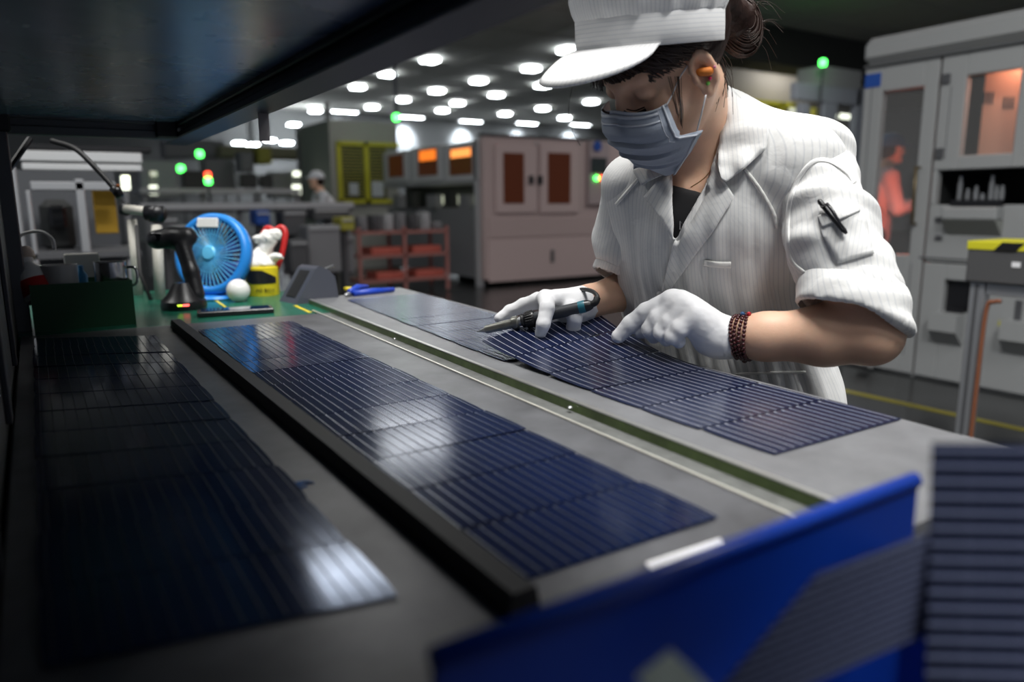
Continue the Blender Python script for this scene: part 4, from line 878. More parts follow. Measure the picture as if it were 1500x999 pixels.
# ---- left aluminium machine seen below the shelf
lm = thing('frame_machine', 'aluminium framed machine with dark inside seen at the left below the shelf', 'machine', Yp(110, 330, 3.6))
YL = 3.4
for r_, m_, nm, dp in [((28, 222, 208, 237, ), mat('white_rail', (0.62, 0.63, 0.64), 0.4, 0.3), 'upper_rail', 0.06), ((32, 240, 208, 250), mat('white_rail', ()), 'lower_rail', 0.06), ((35, 213, 222, 221), BLACKP, 'black_cover', 0.07), ((22, 244, 34, 420), ALU, 'upright', 0.05), ((44, 266, 170, 279), ALU, 'cross_beam', 0.05), ((116, 262, 130, 400), ALU, 'upright', 0.05), ((44, 279, 52, 400), ALU, 'upright', 0.05)]:
    q = MB(); fb(q, *r_, YL, dp, 0.004); part(nm, q, m_, lm)
q = MB(); fb(q, 34, 250, 175, 420, YL+0.5, 0.05); part('back_panel', q, mat('back_grey', (0.07, 0.075, 0.085), 0.6), lm)
q = MB(); fb(q, 60, 292, 110, 370, YL+0.3, 0.15, 0.03); part('dark_unit', q, DARKIN, lm); q = MB(); fb(q, 72, 300, 98, 335, YL+0.25, 0.05, 0.03); part('dark_unit', q, BLACKP, lm)
q = MB(); fb(q, 20, 370, 208, 378, YL, 0.5); part('deck', q, GREYD, lm); 
for px in (30, 120, 200): q = MB(); fb(q, px, 378, px+10, 640, YL+0.02, 0.05); part('leg', q, ALU, lm)
ob = MB(); fb(ob, 138, 276, 171, 342, YL+0.2, 0.03, 0.004); single('orange_board', ob, mat('board_orange', (0.42, 0.24, 0.01), 0.5), 'orange yellow upright board behind the aluminium frame at the left', 'board')

# ---- distant beam, cream wall and yellow frames at the right
bm_ = MB(); a = Yp(1090, 84, 10.0); b = Yp(1250, 98, 10.0); t_ = Yp(1160, 3, 10.0)
bm_.b(a[0]-2.6, b[0]+12, 10.0, 10.8, a[2]-0.02, min(CEIL-0.02, t_[2])); single('ceiling_beam', bm_, mat('beam_dark', (0.050, 0.050, 0.046), 0.7), 'wide dark beam below the ceiling behind the hair bun', 'beam')
cw = thing('cream_cabin', 'cream coloured cabin wall with yellow framed windows behind the right shoulder', 'cabin', Yp(1150, 250, 11.5))
q = MB(); fb(q, 1060, 92, 1262, 104, 11.5, 0.4); part('cornice', q, mat('cream_light', (0.40, 0.39, 0.34), 0.6), cw)
q = MB(); fb(q, 1060, 104, 1200, 148, 11.6, 0.4); part('wall_panel', q, mat('cream_wall', (0.33, 0.30, 0.26), 0.6), cw)
q = MB(); fb(q, 1060, 148, 1262, 395, 11.9, 0.3); part('inner_wall', q, mat('cream_light', ()), cw)
for r_ in [(1060, 146, 1170, 153), (1095, 176, 1200, 182), (1142, 150, 1147, 230), (1157, 150, 1161, 260), (1190, 158, 1197, 260)]: q = MB(); fb(q, *r_, 11.4, 0.1); part('yellow_frame', q, YEL, cw)
for (px, py, w_) in [(1113, 157, 11), (1163, 162, 6), (1176, 162, 7)]: q = MB(); fb(q, px-w_, py-3.5, px+w_, py+3.5, 11.3, 0.03, 0.01); part('strip_lamp', q, DIMW, cw)
# ---- white cabinet left of the large white machine
wc_ = thing('white_cabinet', 'bluish white cabinet with tall windows left of the large white machine', 'cabinet', Yp(1210, 500, 6.2))
q = MB()
for r_ in [(1166, 126, 1262, 150), (1166, 150, 1178, 420), (1199, 150, 1218, 420), (1246, 128, 1262, 420), (1178, 222, 1199, 420), (1218, 218, 1246, 420)]: fb(q, *r_, 8.4, 0.12, 0.004)
part('front_frame', q, mat('bluish_white', (0.36, 0.385, 0.44), 0.45), wc_)
q = MB(); fb(q, 1204, 100, 1262, 128, 8.4, 0.5); part('top_box', q, MW, wc_)
q = MB(); fb(q, 1178, 150, 1199, 222, 8.5, 0.01); part('window_pane', q, GLASS, wc_); q = MB(); fb(q, 1218, 132, 1246, 218, 8.5, 0.01); part('window_pane', q, GLASS, wc_)
q = MB(); fb(q, 1166, 300, 1262, 520, 9.6, 0.1); part('rear_panel', q, MW, wc_)
for (px, w_) in [(1222, 5), (1239, 7)]: q = MB(); fb(q, px-w_, 167, px+w_, 174, 9.3, 0.03, 0.01); part('strip_lamp', q, WLAMP, wc_)
q = MB(); fb(q, 1216, 196, 1246, 216, 9.4, 0.05); part('red_panel', q, mat('red_dim', (0.25, 0.05, 0.04), 0.5), wc_)

# ---- large white machine on the right
XM = 4.85; DEP = 0.10
wm = thing('white_machine', 'large white machine with rounded top and tall windows at the right', 'machine', (XM, 2.4, 0))
yL = Xp(1253, 300, XM)[1]; yR = 0.2
Zx = lambda x, y: Xp(x, y, XM)[2]
Yx = lambda x, y: Xp(x, y, XM)[1]
zt1 = Zx(1256, 62); zj = Zx(1256, 100); zb = Zx(1240, 530)
q = MB().b(XM-0.06, XM+0.85, yR, yL, zj+0.004, zt1, 0.05); part('top_cover', q, MW, wm)
q = MB().b(XM-0.02, XM+0.3, yR, yL, zj-0.012, zj+0.004); part('cover_joint', q, MWs, wm)
# front skin made of panels round the openings; (y from left to right, z)
def pan(ya_, yb_, z0_, z1_, nm='front_panel', m_=MW, x0_=XM, x1_=XM+0.06, bev=0.006, lab_=None):
    return part(nm, MB().b(x0_, x1_, ya_, yb_, z0_, z1_, bev), m_, wm, label=lab_)
g1a, g1b = Yx(1283, 250), Yx(1342, 250); g1t, g1z = Zx(1312, 132), Zx(1300, 372)
yd = Yx(1364, 250)                           # joint between the door bay and the right bay
pan(yL, g1a, zb, zj-0.012); pan(g1a, g1b, g1t, zj-0.012); pan(g1a, g1b, zb, g1z); pan(g1b, yd+0.008, zb, zj-0.012)
gp = part('glass_pane', MB().b(XM+0.02, XM+0.03, g1a, g1b, g1z, g1t), GLASS, wm)
w2a, w2b = Yx(1411, 165), Yx(1489, 165); w2t, w2z = Zx(1450, 106), Zx(1445, 226)
r2a, r2b = Yx(1371, 275), Yx(1560, 275); r2t, r2z = Zx(1440, 247), Zx(1440, 300)
b3a, b3b = Yx(1381, 430), Yx(1420, 430); b3t, b3z = Zx(1400, 411), Zx(1400, 458)
pan(yd-0.008, w2a, r2t, zj-0.012); pan(w2a, w2b, w2t, zj-0.012); pan(w2a, w2b, r2t, w2z); pan(w2b, yR, r2t, zj-0.012)
pan(yd-0.008, r2a, r2z, r2t)
zmid = Zx(1400, 385); pan(yd-0.008, yR, zmid, r2z)
ym2 = Yx(1360, 450)
pan(yd-0.008, b3a, zb, zmid-0.01); pan(b3a, b3b, b3t, zmid-0.01); pan(b3a, b3b, zb, b3z); pan(b3b, yR, zb, zmid-0.01)
pan(b3a, b3b, b3z, b3t, 'dark_opening', BLACKP, XM+0.05, XM+0.07, 0)
# dark inside of the right bay, copper lit cabinet behind the upper window
pan(yd, yR, zb, zj, 'inner_wall', DARKIN, XM+0.75, XM+0.80, 0); pan(yd+0.002, yd-0.02, zb, zj, 'inner_side', DARKIN, XM+0.07, XM+0.75, 0)
pan(yd-0.02, yR, r2t-0.0, r2t+0.02, 'inner_deck', DARKIN, XM+0.07, XM+0.75, 0)
COP = mat('copper_panel', (0.62, 0.34, 0.24), 0.4, 0.3)
w2c = Xp(1436, 165, XM+0.20)[1]
cpn = pan(w2c, w2b-0.25, r2t+0.025, zj-0.03, 'copper_panel', COP, XM+0.22, XM+0.24, 0)
for (px, py) in [(1448, 143), (1478, 150)]:
    for k in range(3):
        a = Xp(px-6+k*6, py-8, XM+0.215); b = Xp(px-6+k*6, py+9, XM+0.215)
        part('vent_slot', MB().b(XM+0.214, XM+0.221, a[1]-0.006, a[1]+0.006, b[2], a[2]), BLACKP, cpn)
wg = part('glass_pane', MB().b(XM+0.02, XM+0.03, w2a, w2b, w2z, w2t), GLASS, wm)
l = area('machine_inner_light', (XM+0.12, (w2a+w2b)/2-0.1, zj-0.05), 0.25, 3.2, (1.0, 0.55, 0.38), rot=(0, -0.5, 0))
# fittings in the recess
for k, px in enumerate([1404, 1416, 1428, 1438, 1450, 1458, 1466]):
    p = Xp(px, 300, XM+0.10); h = (0.26, 0.16, 0.18, 0.12, 0.26, 0.18, 0.18)[k]*0.75
    part('cylinder_fitting', MB().lathe((p[0], p[1], r2z-0.02), (0, 0, 1), [(0.016, 0), (0.016, h*0.8), (0.011, h*0.82), (0.011, h)], 10), STEEL, wm, smooth='auto')
pan(r2a-0.02, yR, r2z-0.03, r2z, 'recess_floor', GREYD, XM+0.05, XM+0.75, 0)
tr_ = Yx(1390, 320); te = Yx(1470, 320)
pan(tr_, te, Zx(1420, 322), r2z-0.012, 'tray_front', MW, XM-0.10, XM, 0.01)
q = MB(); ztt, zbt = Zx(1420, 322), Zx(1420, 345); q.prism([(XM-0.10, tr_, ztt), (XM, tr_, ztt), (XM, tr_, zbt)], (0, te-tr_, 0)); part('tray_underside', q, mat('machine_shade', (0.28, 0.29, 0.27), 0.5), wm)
q = MB(); q.b(XM-0.03, XM, tr_-0.015, tr_-(tr_-te)*0.98, r2z-0.005, r2z+0.03); part('black_edge', q, BLACKP, wm)
# catch tray
for (xa_, xb_) in [(1371, 1412), (1476, 1520)]:
    ya_, yb_ = Yx(xa_, 480), Yx(xb_, 480); zA, zB, zC = Zx(1395, 458), Zx(1395, 484), Zx(1395, 506)
    q = MB().prism([(XM, ya_, zA), (XM-0.10, ya_, zA), (XM-0.10, ya_, zB), (XM, ya_, zC)], (0, yb_-ya_, 0)); part('catch_tray', q, MW, wm)
# door joints, handle, hinges, small plates
def plate(x0, y0_, x1, y1_, m_, nm, dep=0.012, lab_=None):
    q = MB(); fx(q, x0, y0_, x1, y1_, XM-dep, dep, 0.002); return part(nm, q, m_, wm, label=lab_)
plate(1267, 108, 1290, 128, BLUES, 'blue_label', 0.004, 'small blue label'); plate(1379, 108, 1391, 123, GREYD, 'hinge'); plate(1369, 217, 1381, 233, GREYD, 'hinge'); plate(1369, 318, 1379, 325, GREYD, 'hinge'); plate(1369, 345, 1379, 352, GREYD, 'hinge')
q = MB(); p, p2 = Xp(1347, 245, XM), Xp(1341, 328, XM); q.tube([p, p+np.array([-0.04, 0, 0]), p2+np.array([-0.04, 0, 0]), p2], 0.010, 8); part('handle', q, mat('brass_dark', (0.16, 0.12, 0.06), 0.4, 0.6), wm, True, label='long brass coloured door handle')
for (x0, y0_, x1, y1_) in [(1388, 127, 1389, 232), (1345, 380, 1500, 383)]: plate(x0, y0_, x1, y1_, MWs, 'seam_strip', 0.002)
plate(1328, 385, 1329, 520, MWs, 'seam_strip', 0.002); plate(1262, 110, 1263, 520, MWs, 'seam_strip', 0.002)
plate(1308, 408, 1318, 436, BLACKP, 'dark_slot', 0.004); plate(1462, 470, 1472, 478, YEL, 'yellow_sticker', 0.004); plate(1486, 440, 1496, 470, GREYD, 'key_switch', 0.01); plate(1385, 452, 1412, 458, BLACKP, 'dark_slot', 0.006)
# base beam, feet
q = MB().b(XM+0.02, XM+0.85, yR, yL, zb-0.10, zb, 0.01); part('base_beam', q, MW, wm)
for px in (1275, 1330, 1440, 1480):
    y_ = Yx(px, 540); q = MB().lathe((XM+0.12, y_, 0), (0, 0, 1), [(0.05, 0), (0.05, 0.02), (0.018, 0.03), (0.018, zb-0.10)], 12); part('foot', q, GREYM, wm, smooth='auto')
part('rear_upright', MB().b(XM+0.79, XM+0.85, yL-0.06, yL, zb, zj), MW, wm)
cb = MB(); p = Zp(1272, 548, 0.06); cb.tube([(4.75, 2.95, 0.07), (4.75, 2.86, 0.07)], 0.05, 14); single('cable_coil', cb, mat('coil_grey', (0.3, 0.3, 0.3), 0.5), 'small pale roller lying under the left end of the large white machine', 'roller')
# person with red light behind the glass is built in the people section; the lamp that tints him:
pl_ = bpy.data.lights.new('red_inner_lamp', 'POINT'); pl_.energy = 11; pl_.color = (1, 0.16, 0.08); pl_.shadow_soft_size = 0.08
po = bpy.data.objects.new('red_inner_lamp', pl_); COL.objects.link(po); q_ = Xp(1345, 300, 5.55); po.location = tuple(q_)
rl = thing('red_lamp', 'small red lamp behind the glass bay of the white machine', 'lamp', q_+np.array([0.06, 0, 0.09]))
part('bulb', MB().ball(q_+np.array([0.05, -0.05, 0.11]), 0.022, 10), mat('red_glow', (1, 0.1, 0.05), 0.5, emit=(1, 0.12, 0.06), es=4), rl, True)
part('holder', MB().tube([q_+np.array([0.05, -0.05, 0.13]), q_+np.array([0.05, -0.05, 0.5])], 0.012, 8), GREYD, rl)

# ---- aluminium stand with yellow and black taped box at the right
sx = 3.2
al = thing('profile_stand', 'aluminium profile stand with orange cable at the right edge', 'stand', (sx, 1.3, 0))
pB = Xp(1392, 640, sx); pT = Xp(1434, 412, sx); 
P1 = D(1403, 640, 3.05); P2 = D(1437, 412, 3.05)
px_, py_ = P2[0], P2[1]
zt2 = P2[2]
yq = py_
part('upright', MB().b(px_-0.028, px_+0.028, yq-0.028, yq+0.028, 0.0, zt2, 0.003), ALU, al)
y2 = Xp(1560, 420, px_)[1]
part('cross_beam', MB().b(px_-0.02, px_+0.02, y2, yq-0.03, zt2-0.05, zt2-0.002, 0.003), ALU, al)
part('upright', MB().b(px_-0.028, px_+0.028, y2-0.056, y2, 0.0, zt2, 0.003), ALU, al)
part('seam', MB().b(px_-0.031, px_-0.028, yq-0.006, yq+0.006, 0.05, zt2-0.01), GREYD, al)
oc = MB(); oc.tube(spline([(px_-0.038, yq-0.10, zt2-0.07), (px_-0.038, yq-0.075, zt2-0.075), (px_-0.038, yq-0.05, zt2-0.11), (px_-0.038, yq-0.045, zt2-0.4), (px_-0.038, yq-0.045, 0.02)], 5), 0.009, 8); part('orange_cable', oc, mat('cable_orange', (0.22, 0.08, 0.04), 0.5), al, True)
zt3 = D(1437, 352, 3.05)[2]
tb3 = thing('taped_box', 'dark grey box with yellow and black tape edge on the aluminium stand', 'box', (px_, (yq+y2)/2, zt2))
part('box_body', MB().b(px_-0.05, px_+0.25, y2-0.05, yq+0.04, zt2, zt3-0.01, 0.005), mat('box_greyd', (0.075, 0.075, 0.078), 0.6), tb3)
q = MB(); q.b(px_-0.054, px_+0.25, y2-0.05, yq+0.044, zt3-0.035, zt3, 0.003); part('yellow_tape', q, mat('tape_yellow', (0.62, 0.58, 0.02), 0.5), tb3)
for k in range(4): q = MB(); yy = yq-0.06-0.17*k; q.prism([(px_-0.057, yy, zt3-0.034), (px_-0.057, yy-0.08, zt3-0.034), (px_-0.057, yy-0.11, zt3-0.001), (px_-0.057, yy-0.03, zt3-0.001)], (0.003, 0, 0)); part('black_stripe', q, BLACKP, tb3)
q = MB(); q.b(px_-0.053, px_-0.050, yq-0.16, yq-0.13, zt2+0.07, zt2+0.09); part('small_label', q, mat('paper_white', ()), tb3)
# ================================================================ THE WORKER
SKIN = mat('skin', (0.70, 0.44, 0.31), 0.48, sub=0.25, bump=0.05, bscale=260, mottle=0.05, mscale=20)
HAIR = mat('hair_dark_brown', (0.018, 0.008, 0.006), 0.5, bump=0.5, bscale=130, spec=0.2)
COAT = fabric('coat_pinstripe'); COATB = fabric('cap_pinstripe', base=(0.84, 0.84, 0.84), pitch=0.0052, width=0.15, wr=0.12)
PLAIN = mat('coat_trim', (0.80, 0.79, 0.76), 0.85, bump=0.3, bscale=90)
GLOVE = mat('glove_white', (0.85, 0.85, 0.87), 0.8, bump=0.14, bscale=60)
MASKM = mat('mask_blue_grey', (0.31, 0.35, 0.42), 0.85, bump=0.10, bscale=300); MASKW = mat('mask_band', (0.48, 0.51, 0.57), 0.85)
TEE = mat('tshirt_black', (0.010, 0.010, 0.012), 0.8)
TROU = mat('trousers_dark', (0.03, 0.03, 0.04), 0.8)
FWD = unit((-0.93, -0.37, 0)); LAT = unit((0.37, -0.93, 0))
PELV = D(1086, 700, 1.31)
person = thing('person', 'woman in white pinstriped coat, cap and mask bending over the table', 'person', (PELV[0], PELV[1], 0))
def proj(P):
    q = np.asarray(P)-CAM; z = q@FW; return 750+FPX*(q@RT)/z, 499.5-FPX*(q@UP)/z, z
def projg(X, Y, Z):
    x, y, zz = X-CAM[0], Y-CAM[1], Z-CAM[2]; z = x*FW[0]+y*FW[1]+zz*FW[2]
    return 750+FPX*(x*RT[0]+y*RT[1]+zz*RT[2])/z, 499.5-FPX*(x*UP[0]+y*UP[1]+zz*UP[2])/z, z
# --- head frame
hf = unit(V(-0.72, -0.66, 0.20)); _l = V(0.58, -0.20, 0.79); hl = unit(_l-hf*(_l@hf)); hu = np.cross(hf, hl)
HC = D(984, 92, 1.018); HS = 1.0
def Hh(f, l, u): return HC+HS*(f*hf+l*hl+u*hu)
AX = (hf, hl, hu)
NB = D(1012, 235, 1.105)
LS, RS, BB = D(1190, 234, 1.045), D(928, 275, 1.17), D(1042, 190, 1.135)
LE, LW = D(1276, 490, 0.955), CAM+(np.array([0.828, 0.726, 0.966])-CAM)*0.978
RE, RW = D(985, 405, 1.33), D(860, 443, 1.235)
KEYS = [(1040, 215, 1.14, .10, .060), (1040, 250, 1.135, .143, .085), (1033, 330, 1.155, .153, .110), (1036, 400, 1.20, .157, .112), (1050, 470, 1.245, .163, .112), (1073, 560, 1.28, .182, .115), (1088, 700, 1.31, .20, .12)]
_k = [(D(a, b, c), d, e) for a, b, c, d, e in KEYS]; _k.sort(key=lambda t: t[0][2])
KZ = np.array([t[0][2] for t in _k]); KX = np.array([t[0][0] for t in _k]); KY = np.array([t[0][1] for t in _k]); KL = np.array([t[1] for t in _k]); KF = np.array([t[2] for t in _k])
_zz = np.linspace(KZ[0], KZ[-1], 90)
def _sm(a):
    b = np.interp(_zz, KZ, a); p = np.concatenate([np.full(8, b[0]), b, np.full(8, b[-1])]); k = np.hanning(17); k /= k.sum(); r = np.convolve(p, k, 'valid'); return r
KX, KY, KL, KF = _sm(KX), _sm(KY), _sm(KL), _sm(KF); KZ = _zz
def loft(X, Y, Z, shrink=0.0):
    z = np.clip(Z, KZ[0]-0.3, KZ[-1]); cx = np.interp(z, KZ, KX); cy = np.interp(z, KZ, KY); rl = np.interp(z, KZ, KL)-shrink; rf_ = np.interp(z, KZ, KF)-shrink
    a = (X-cx)*LAT[0]+(Y-cy)*LAT[1]; b = (X-cx)*FWD[0]+(Y-cy)*FWD[1]
    q = np.sqrt((a/rl)**2+(b/rf_)**2+1e-9); d = (q-1)*np.minimum(rl, rf_)
    return np.maximum(d, Z-KZ[-1])
# --- body: one continuous skin mesh
bv = Vol((0.50, 0.36, 0.80), (1.36, 1.36, 1.46), 0.0028)
bv.fn(lambda X, Y, Z: np.maximum(loft(X, Y, Z, 0.020), 0.84-Z), (0.5, 0.36, 0.8), (1.36, 1.36, 1.25))
bv.chain([LS, BB, RS], [.036, .04, .036], 0.04)
bv.chain([Hh(-.015, 0, -.05), NB+V(0.012, 0.02, -0.01), BB+V(-0.02, -0.03, 0)], [.047, .047, .055], 0.02)
fa = LE-LW
bv.chain([LS, LS*.5+LE*.5, LE], [.042, .042, .037], 0.02); bv.chain([LE, LE-fa*.30, LE-fa*.7, LW, LW-fa*0.12], [.0375, .039, .0315, .0255, .022], 0.015)
fr2 = RE-RW
bv.chain([RS, RE, RE-fr2*.4, RW, RW-fr2*0.1], [.04, .042, .039, .025, .022], 0.02)
bv.ell(Hh(-.006, 0, .040), AX, (.093, .073, .078), 0.01)
bv.ell(Hh(.030, 0, -.012), AX, (.060*HS, .057*HS, .082*HS), 0.02)
bv.ell(Hh(.058, 0, -.088), AX, (.028, .027, .022), 0.02)
for s_ in (-1, 1):
    bv.cone(Hh(-.004, .054*s_, -.025), Hh(.050, .020*s_, -.088), .016, .016, 0.02)
    bv.ell(Hh(.062, .040*s_, -.022), AX, (.020, .018, .018), 0.015)
    bv.cone(Hh(.080, .040*s_, .030), Hh(.089, .010*s_, .026), .008, .008, 0.012)
    bv.ell(Hh(.094, .032*s_, .010), AX, (.012, .013, .009), 0.008, -1)
    bv.ell(Hh(.078, .032*s_, .010), AX, (.0125, .014, .0125), 0.003)
    # ear
    ec = Hh(.016, .0735*s_, -.004); ea = (unit(hf*1+hl*0.35*s_), unit(hl*s_-hf*0.35*1), hu) if s_ > 0 else (unit(hf+hl*0.35*s_), unit(hl*s_-hf*0.35), hu)
    e0, e1, e2 = ea
    if s_ > 0: e0, e1 = unit(hf-hl*0.45), unit(hl+hf*0.45)
    else: e0, e1 = unit(hf+hl*0.45), unit(-hl+hf*0.45)
    bv.ell(ec, (e0, e1, e2), (.0165, .0065, .030), 0.004)
    bv.ell(ec+e1*.008+e0*.001+e2*.003, (e0, e1, e2), (.0105, .0085, .019), 0.001, -1)
    pts = [ec+e1*.005-e0*(.0145*math.cos(t))+e2*(.027*math.sin(t)+0.001) for t in np.linspace(-0.9, 2.9, 12)]
    bv.chain(pts, [.0036]*12, 0.002)
    pts = [ec+e1*.004-e0*(.009*math.cos(t)-0.001)+e2*(.020*math.sin(t)+0.003) for t in np.linspace(-0.8, 1.2, 7)]
    bv.chain(pts, [.0024]*7, 0.003)
    bv.ell(ec+e0*.012+e1*.004-e2*.004, (e0, e1, e2), (.005, .005, .008), 0.003)
    bv.ell(ec-e2*.027+e0*.002+e1*.002, (e0, e1, e2), (.009, .0055, .010), 0.004)
bv.cone(Hh(.090, 0, .020), Hh(.108, 0, -.022), .0065, .0105, 0.012)
for s_ in (-1, 1): bv.ell(Hh(.100, .010*s_, -.026), AX, (.010, .007, .007), 0.006)
bv.cone(Hh(.090, -.016, -.056), Hh(.090, .016, -.056), .008, .008, 0.008)
body, BVt, BQ = vol_obj('body', bv, SKIN, person, 2)
def bvh(Vt, Q): return BVHTree.FromPolygons([tuple(v) for v in Vt], [tuple(int(i) for i in q) for q in Q])
BODY = bvh(BVt, BQ)
def hit(tree, x, y):
    r = Vector(ray(x, y)); n = r.length; h = tree.ray_cast(Vector(CAM), r/n); return None if h[0] is None else h[3]/n
# --- t-shirt
lim = KZ[-1]
tv = Vol((0.58, 0.40, 0.84), (1.36, 1.36, 1.30), 0.005)
tv.fn(lambda X, Y, Z: loft(X, Y, Z, 0.013), (0.58, 0.40, 0.82), (1.36,1.36,1.30)); tv.chain([LS, BB, RS], [.042, .046, .042], 0.04)
def cut(X, Y, Z):
    px, py, z = projg(X, Y, Z); return (py-(271+0.26*(px-985)))*0.001+0*z
tv.fn(lambda X, Y, Z: cut(X, Y, Z)+np.where((X-NB[0])**2+(Y-NB[1])**2 < 0.085**2, 0, 0.2), (0.58, 0.40, 0.84), (1.36, 1.36, 1.30), 0, -1)
tv.fn(lambda X, Y, Z: Z-0.86, (0.58, 0.40, 0.84), (1.36, 1.36, 1.30), 0, -1)
tee, TVt, TQ = vol_obj('t_shirt', tv, TEE, person, 2)
# --- coat body
vv = Vol((0.56, 0.36, 0.66), (1.36, 1.36, 1.34), 0.0036)
vv.fn(lambda X, Y, Z: loft(X, Y, Z, 0.0), (0.56, 0.36, 0.66), (1.36, 1.36, 1.30)); vv.chain([LS+V(-0.015, 0, 0), BB, RS+V(0.01, 0, 0)], [.058, .052, .052], 0.05)
vv.cone(D(1166, 250, 1.06), D(1148, 360, 1.12), .055, .05, 0.04)
POLY = np.array([(985, 258), (987, 354), (1006, 318), (1030, 272), (1050, 228), (1060, 180), (1066, 130), (1040, 90), (950, 90), (955, 200)], float)
def inpoly(px, py, P=POLY):
    s_ = np.full(np.broadcast(px, py).shape, 1e9, np.float32); ins = np.zeros(s_.shape, bool)
    for i in range(len(P)):
        a, b = P[i], P[(i+1) % len(P)]; ex, ey = b-a; t = np.clip(((px-a[0])*ex+(py-a[1])*ey)/(ex*ex+ey*ey), 0, 1)
        s_ = np.minimum(s_, (px-a[0]-t*ex)**2+(py-a[1]-t*ey)**2)
        c = ((a[1] > py) != (b[1] > py)) & (px < (b[0]-a[0])*(py-a[1])/((b[1]-a[1]) if b[1] != a[1] else 1e-9)+a[0]); ins ^= c
    return np.where(ins, -1, 1)*np.sqrt(s_)
vv.fn(lambda X, Y, Z: np.maximum(inpoly(*projg(X, Y, Z)[:2])*0.001, projg(X, Y, Z)[2]-1.165), (0.6, 0.5, 1.0), (1.2, 1.2, 1.34), 0.0, -1)
vv.fn(lambda X, Y, Z: np.maximum(loft(X, Y, Z, 0.008), Z-1.2), (0.56, 0.36, 0.66), (1.36, 1.36, 1.2), 0, -1)
vv.fn(lambda X, Y, Z: Z-0.70, (0.56, 0.36, 0.66), (1.36, 1.36, 1.34), 0, -1)
def tors_theta(v):
    z = np.clip(v[:, 2], KZ[0], KZ[-1]); cx = np.interp(z, KZ, KX); cy = np.interp(z, KZ, KY)
    a = (v[:, 0]-cx)*LAT[0]+(v[:, 1]-cy)*LAT[1]; b = (v[:, 0]-cx)*FWD[0]+(v[:, 1]-cy)*FWD[1]
    return np.arctan2(a, b)
def coat_disp(v):
    th = tors_theta(v); lowf = np.clip((1.18-v[:, 2])/0.25, 0.15, 1)
    q = np.stack([np.cos(th)*0.5, np.sin(th)*0.5, v[:, 2]*0.35], 1)
    d = vnoise(q, 13)*0.0110+vnoise(q+3.3, 26)*0.0050
    q2 = v@np.stack([unit(LAT*0.6+np.array([0, 0, 0.8])), unit(LAT*-0.8+np.array([0, 0, 0.6])), FWD], 1)*np.array([1.0, 0.3, 1.0])
    return d*lowf+vnoise(q2, 38)*0.0020
coat, CVt, CQ = vol_obj('coat', vv, COAT, person, 2, attrs=lambda v: {'stripe': tors_theta(v)*0.15+0.004*vnoise(v, 6)}, disp=coat_disp, label='white pinstriped work coat')
CT = bvh(CVt, CQ)
# --- left sleeve (near) and right sleeve
def sleeve(name, pts, rs, endp, endn, parent, h=0.0034, amp=0.006, extra=None):
    pts = [np.asarray(p) for p in pts]; A = np.array(pts); lo = A.min(0)-0.11; hi = A.max(0)+0.11; v = Vol(lo, hi, h); v.chain(pts, rs, 0.03)
    if extra: extra(v)
    w0 = Vol(lo, hi, h); w0.chain(pts, [r-0.007 for r in rs], 0.03)
    endn = unit(endn)
    v.fn(lambda X, Y, Z: -((X-endp[0])*endn[0]+(Y-endp[1])*endn[1]+(Z-endp[2])*endn[2]), lo, hi, 0.0, -1)
    hol = np.maximum(w0.F, 0)  # hollow only near the opening
    def f(X, Y, Z): return np.maximum(w0.F, -((X-endp[0])*endn[0]+(Y-endp[1])*endn[1]+(Z-endp[2])*endn[2])-0.05)
    ff = f(*[a for a in v.sub(lo, hi)[1:]]) if False else None
    ax = [(v.lo[i]+v.h*np.arange(v.n[i])).astype(np.float32) for i in range(3)]
    X, Y, Z = ax[0][:, None, None], ax[1][None, :, None], ax[2][None, None, :]
    v.F = np.maximum(v.F, -np.maximum(w0.F, -((X-endp[0])*endn[0]+(Y-endp[1])*endn[1]+(Z-endp[2])*endn[2])-0.06))
    axd = unit(pts[-1]-pts[0]); e1 = unit(np.cross(axd, (0, 0.3, 1))); e2 = np.cross(axd, e1)
    def st(q): r = q-pts[0]; return np.arctan2(r@e1, r@e2)*0.052
    def dp(q):
        r = q-pts[0]; s_ = np.stack([r@axd*1.0+0.35*(r@e1), r@e1*0.45, r@e2*0.45], 1)
        return (vnoise(s_, 24)*1.3+vnoise(s_+5, 48)*0.6)*amp
    return vol_obj(name, v, COAT, parent, 2, attrs=lambda q: {'stripe': st(q)}, disp=dp)
cuffN = V(-0.36, -0.90, 0.10)
sl, SVt, SQ = sleeve('sleeve', [LS+V(0.004, -0.002, 0), D(1222, 345, 1.0), D(1248, 446, 0.972)], [.055, .054, .060], D(1240, 450, 0.975), cuffN, coat, amp=0.0085)
ST = bvh(SVt, SQ)
cf_, FVt, FQ = sleeve('rolled_cuff', [D(1232, 415, 0.982), D(1250, 458, 0.970), D(1254, 476, 0.968)], [.057, .064, .061], D(1244, 468, 0.973), cuffN, sl, amp=0.0075)
FT = bvh(FVt, FQ)
sl2, _, _ = sleeve('sleeve', [RS, D(918, 345, 1.23), D(912, 398, 1.27)], [.052, .050, .046], D(903, 400, 1.27), V(-0.5, -0.85, 0), coat, amp=0.003)
cf2, _, _ = sleeve('rolled_cuff', [D(916, 380, 1.25), D(909, 398, 1.27)], [.048, .050], D(900, 408, 1.26), V(-0.45, -0.89, 0), sl2, amp=0.003)
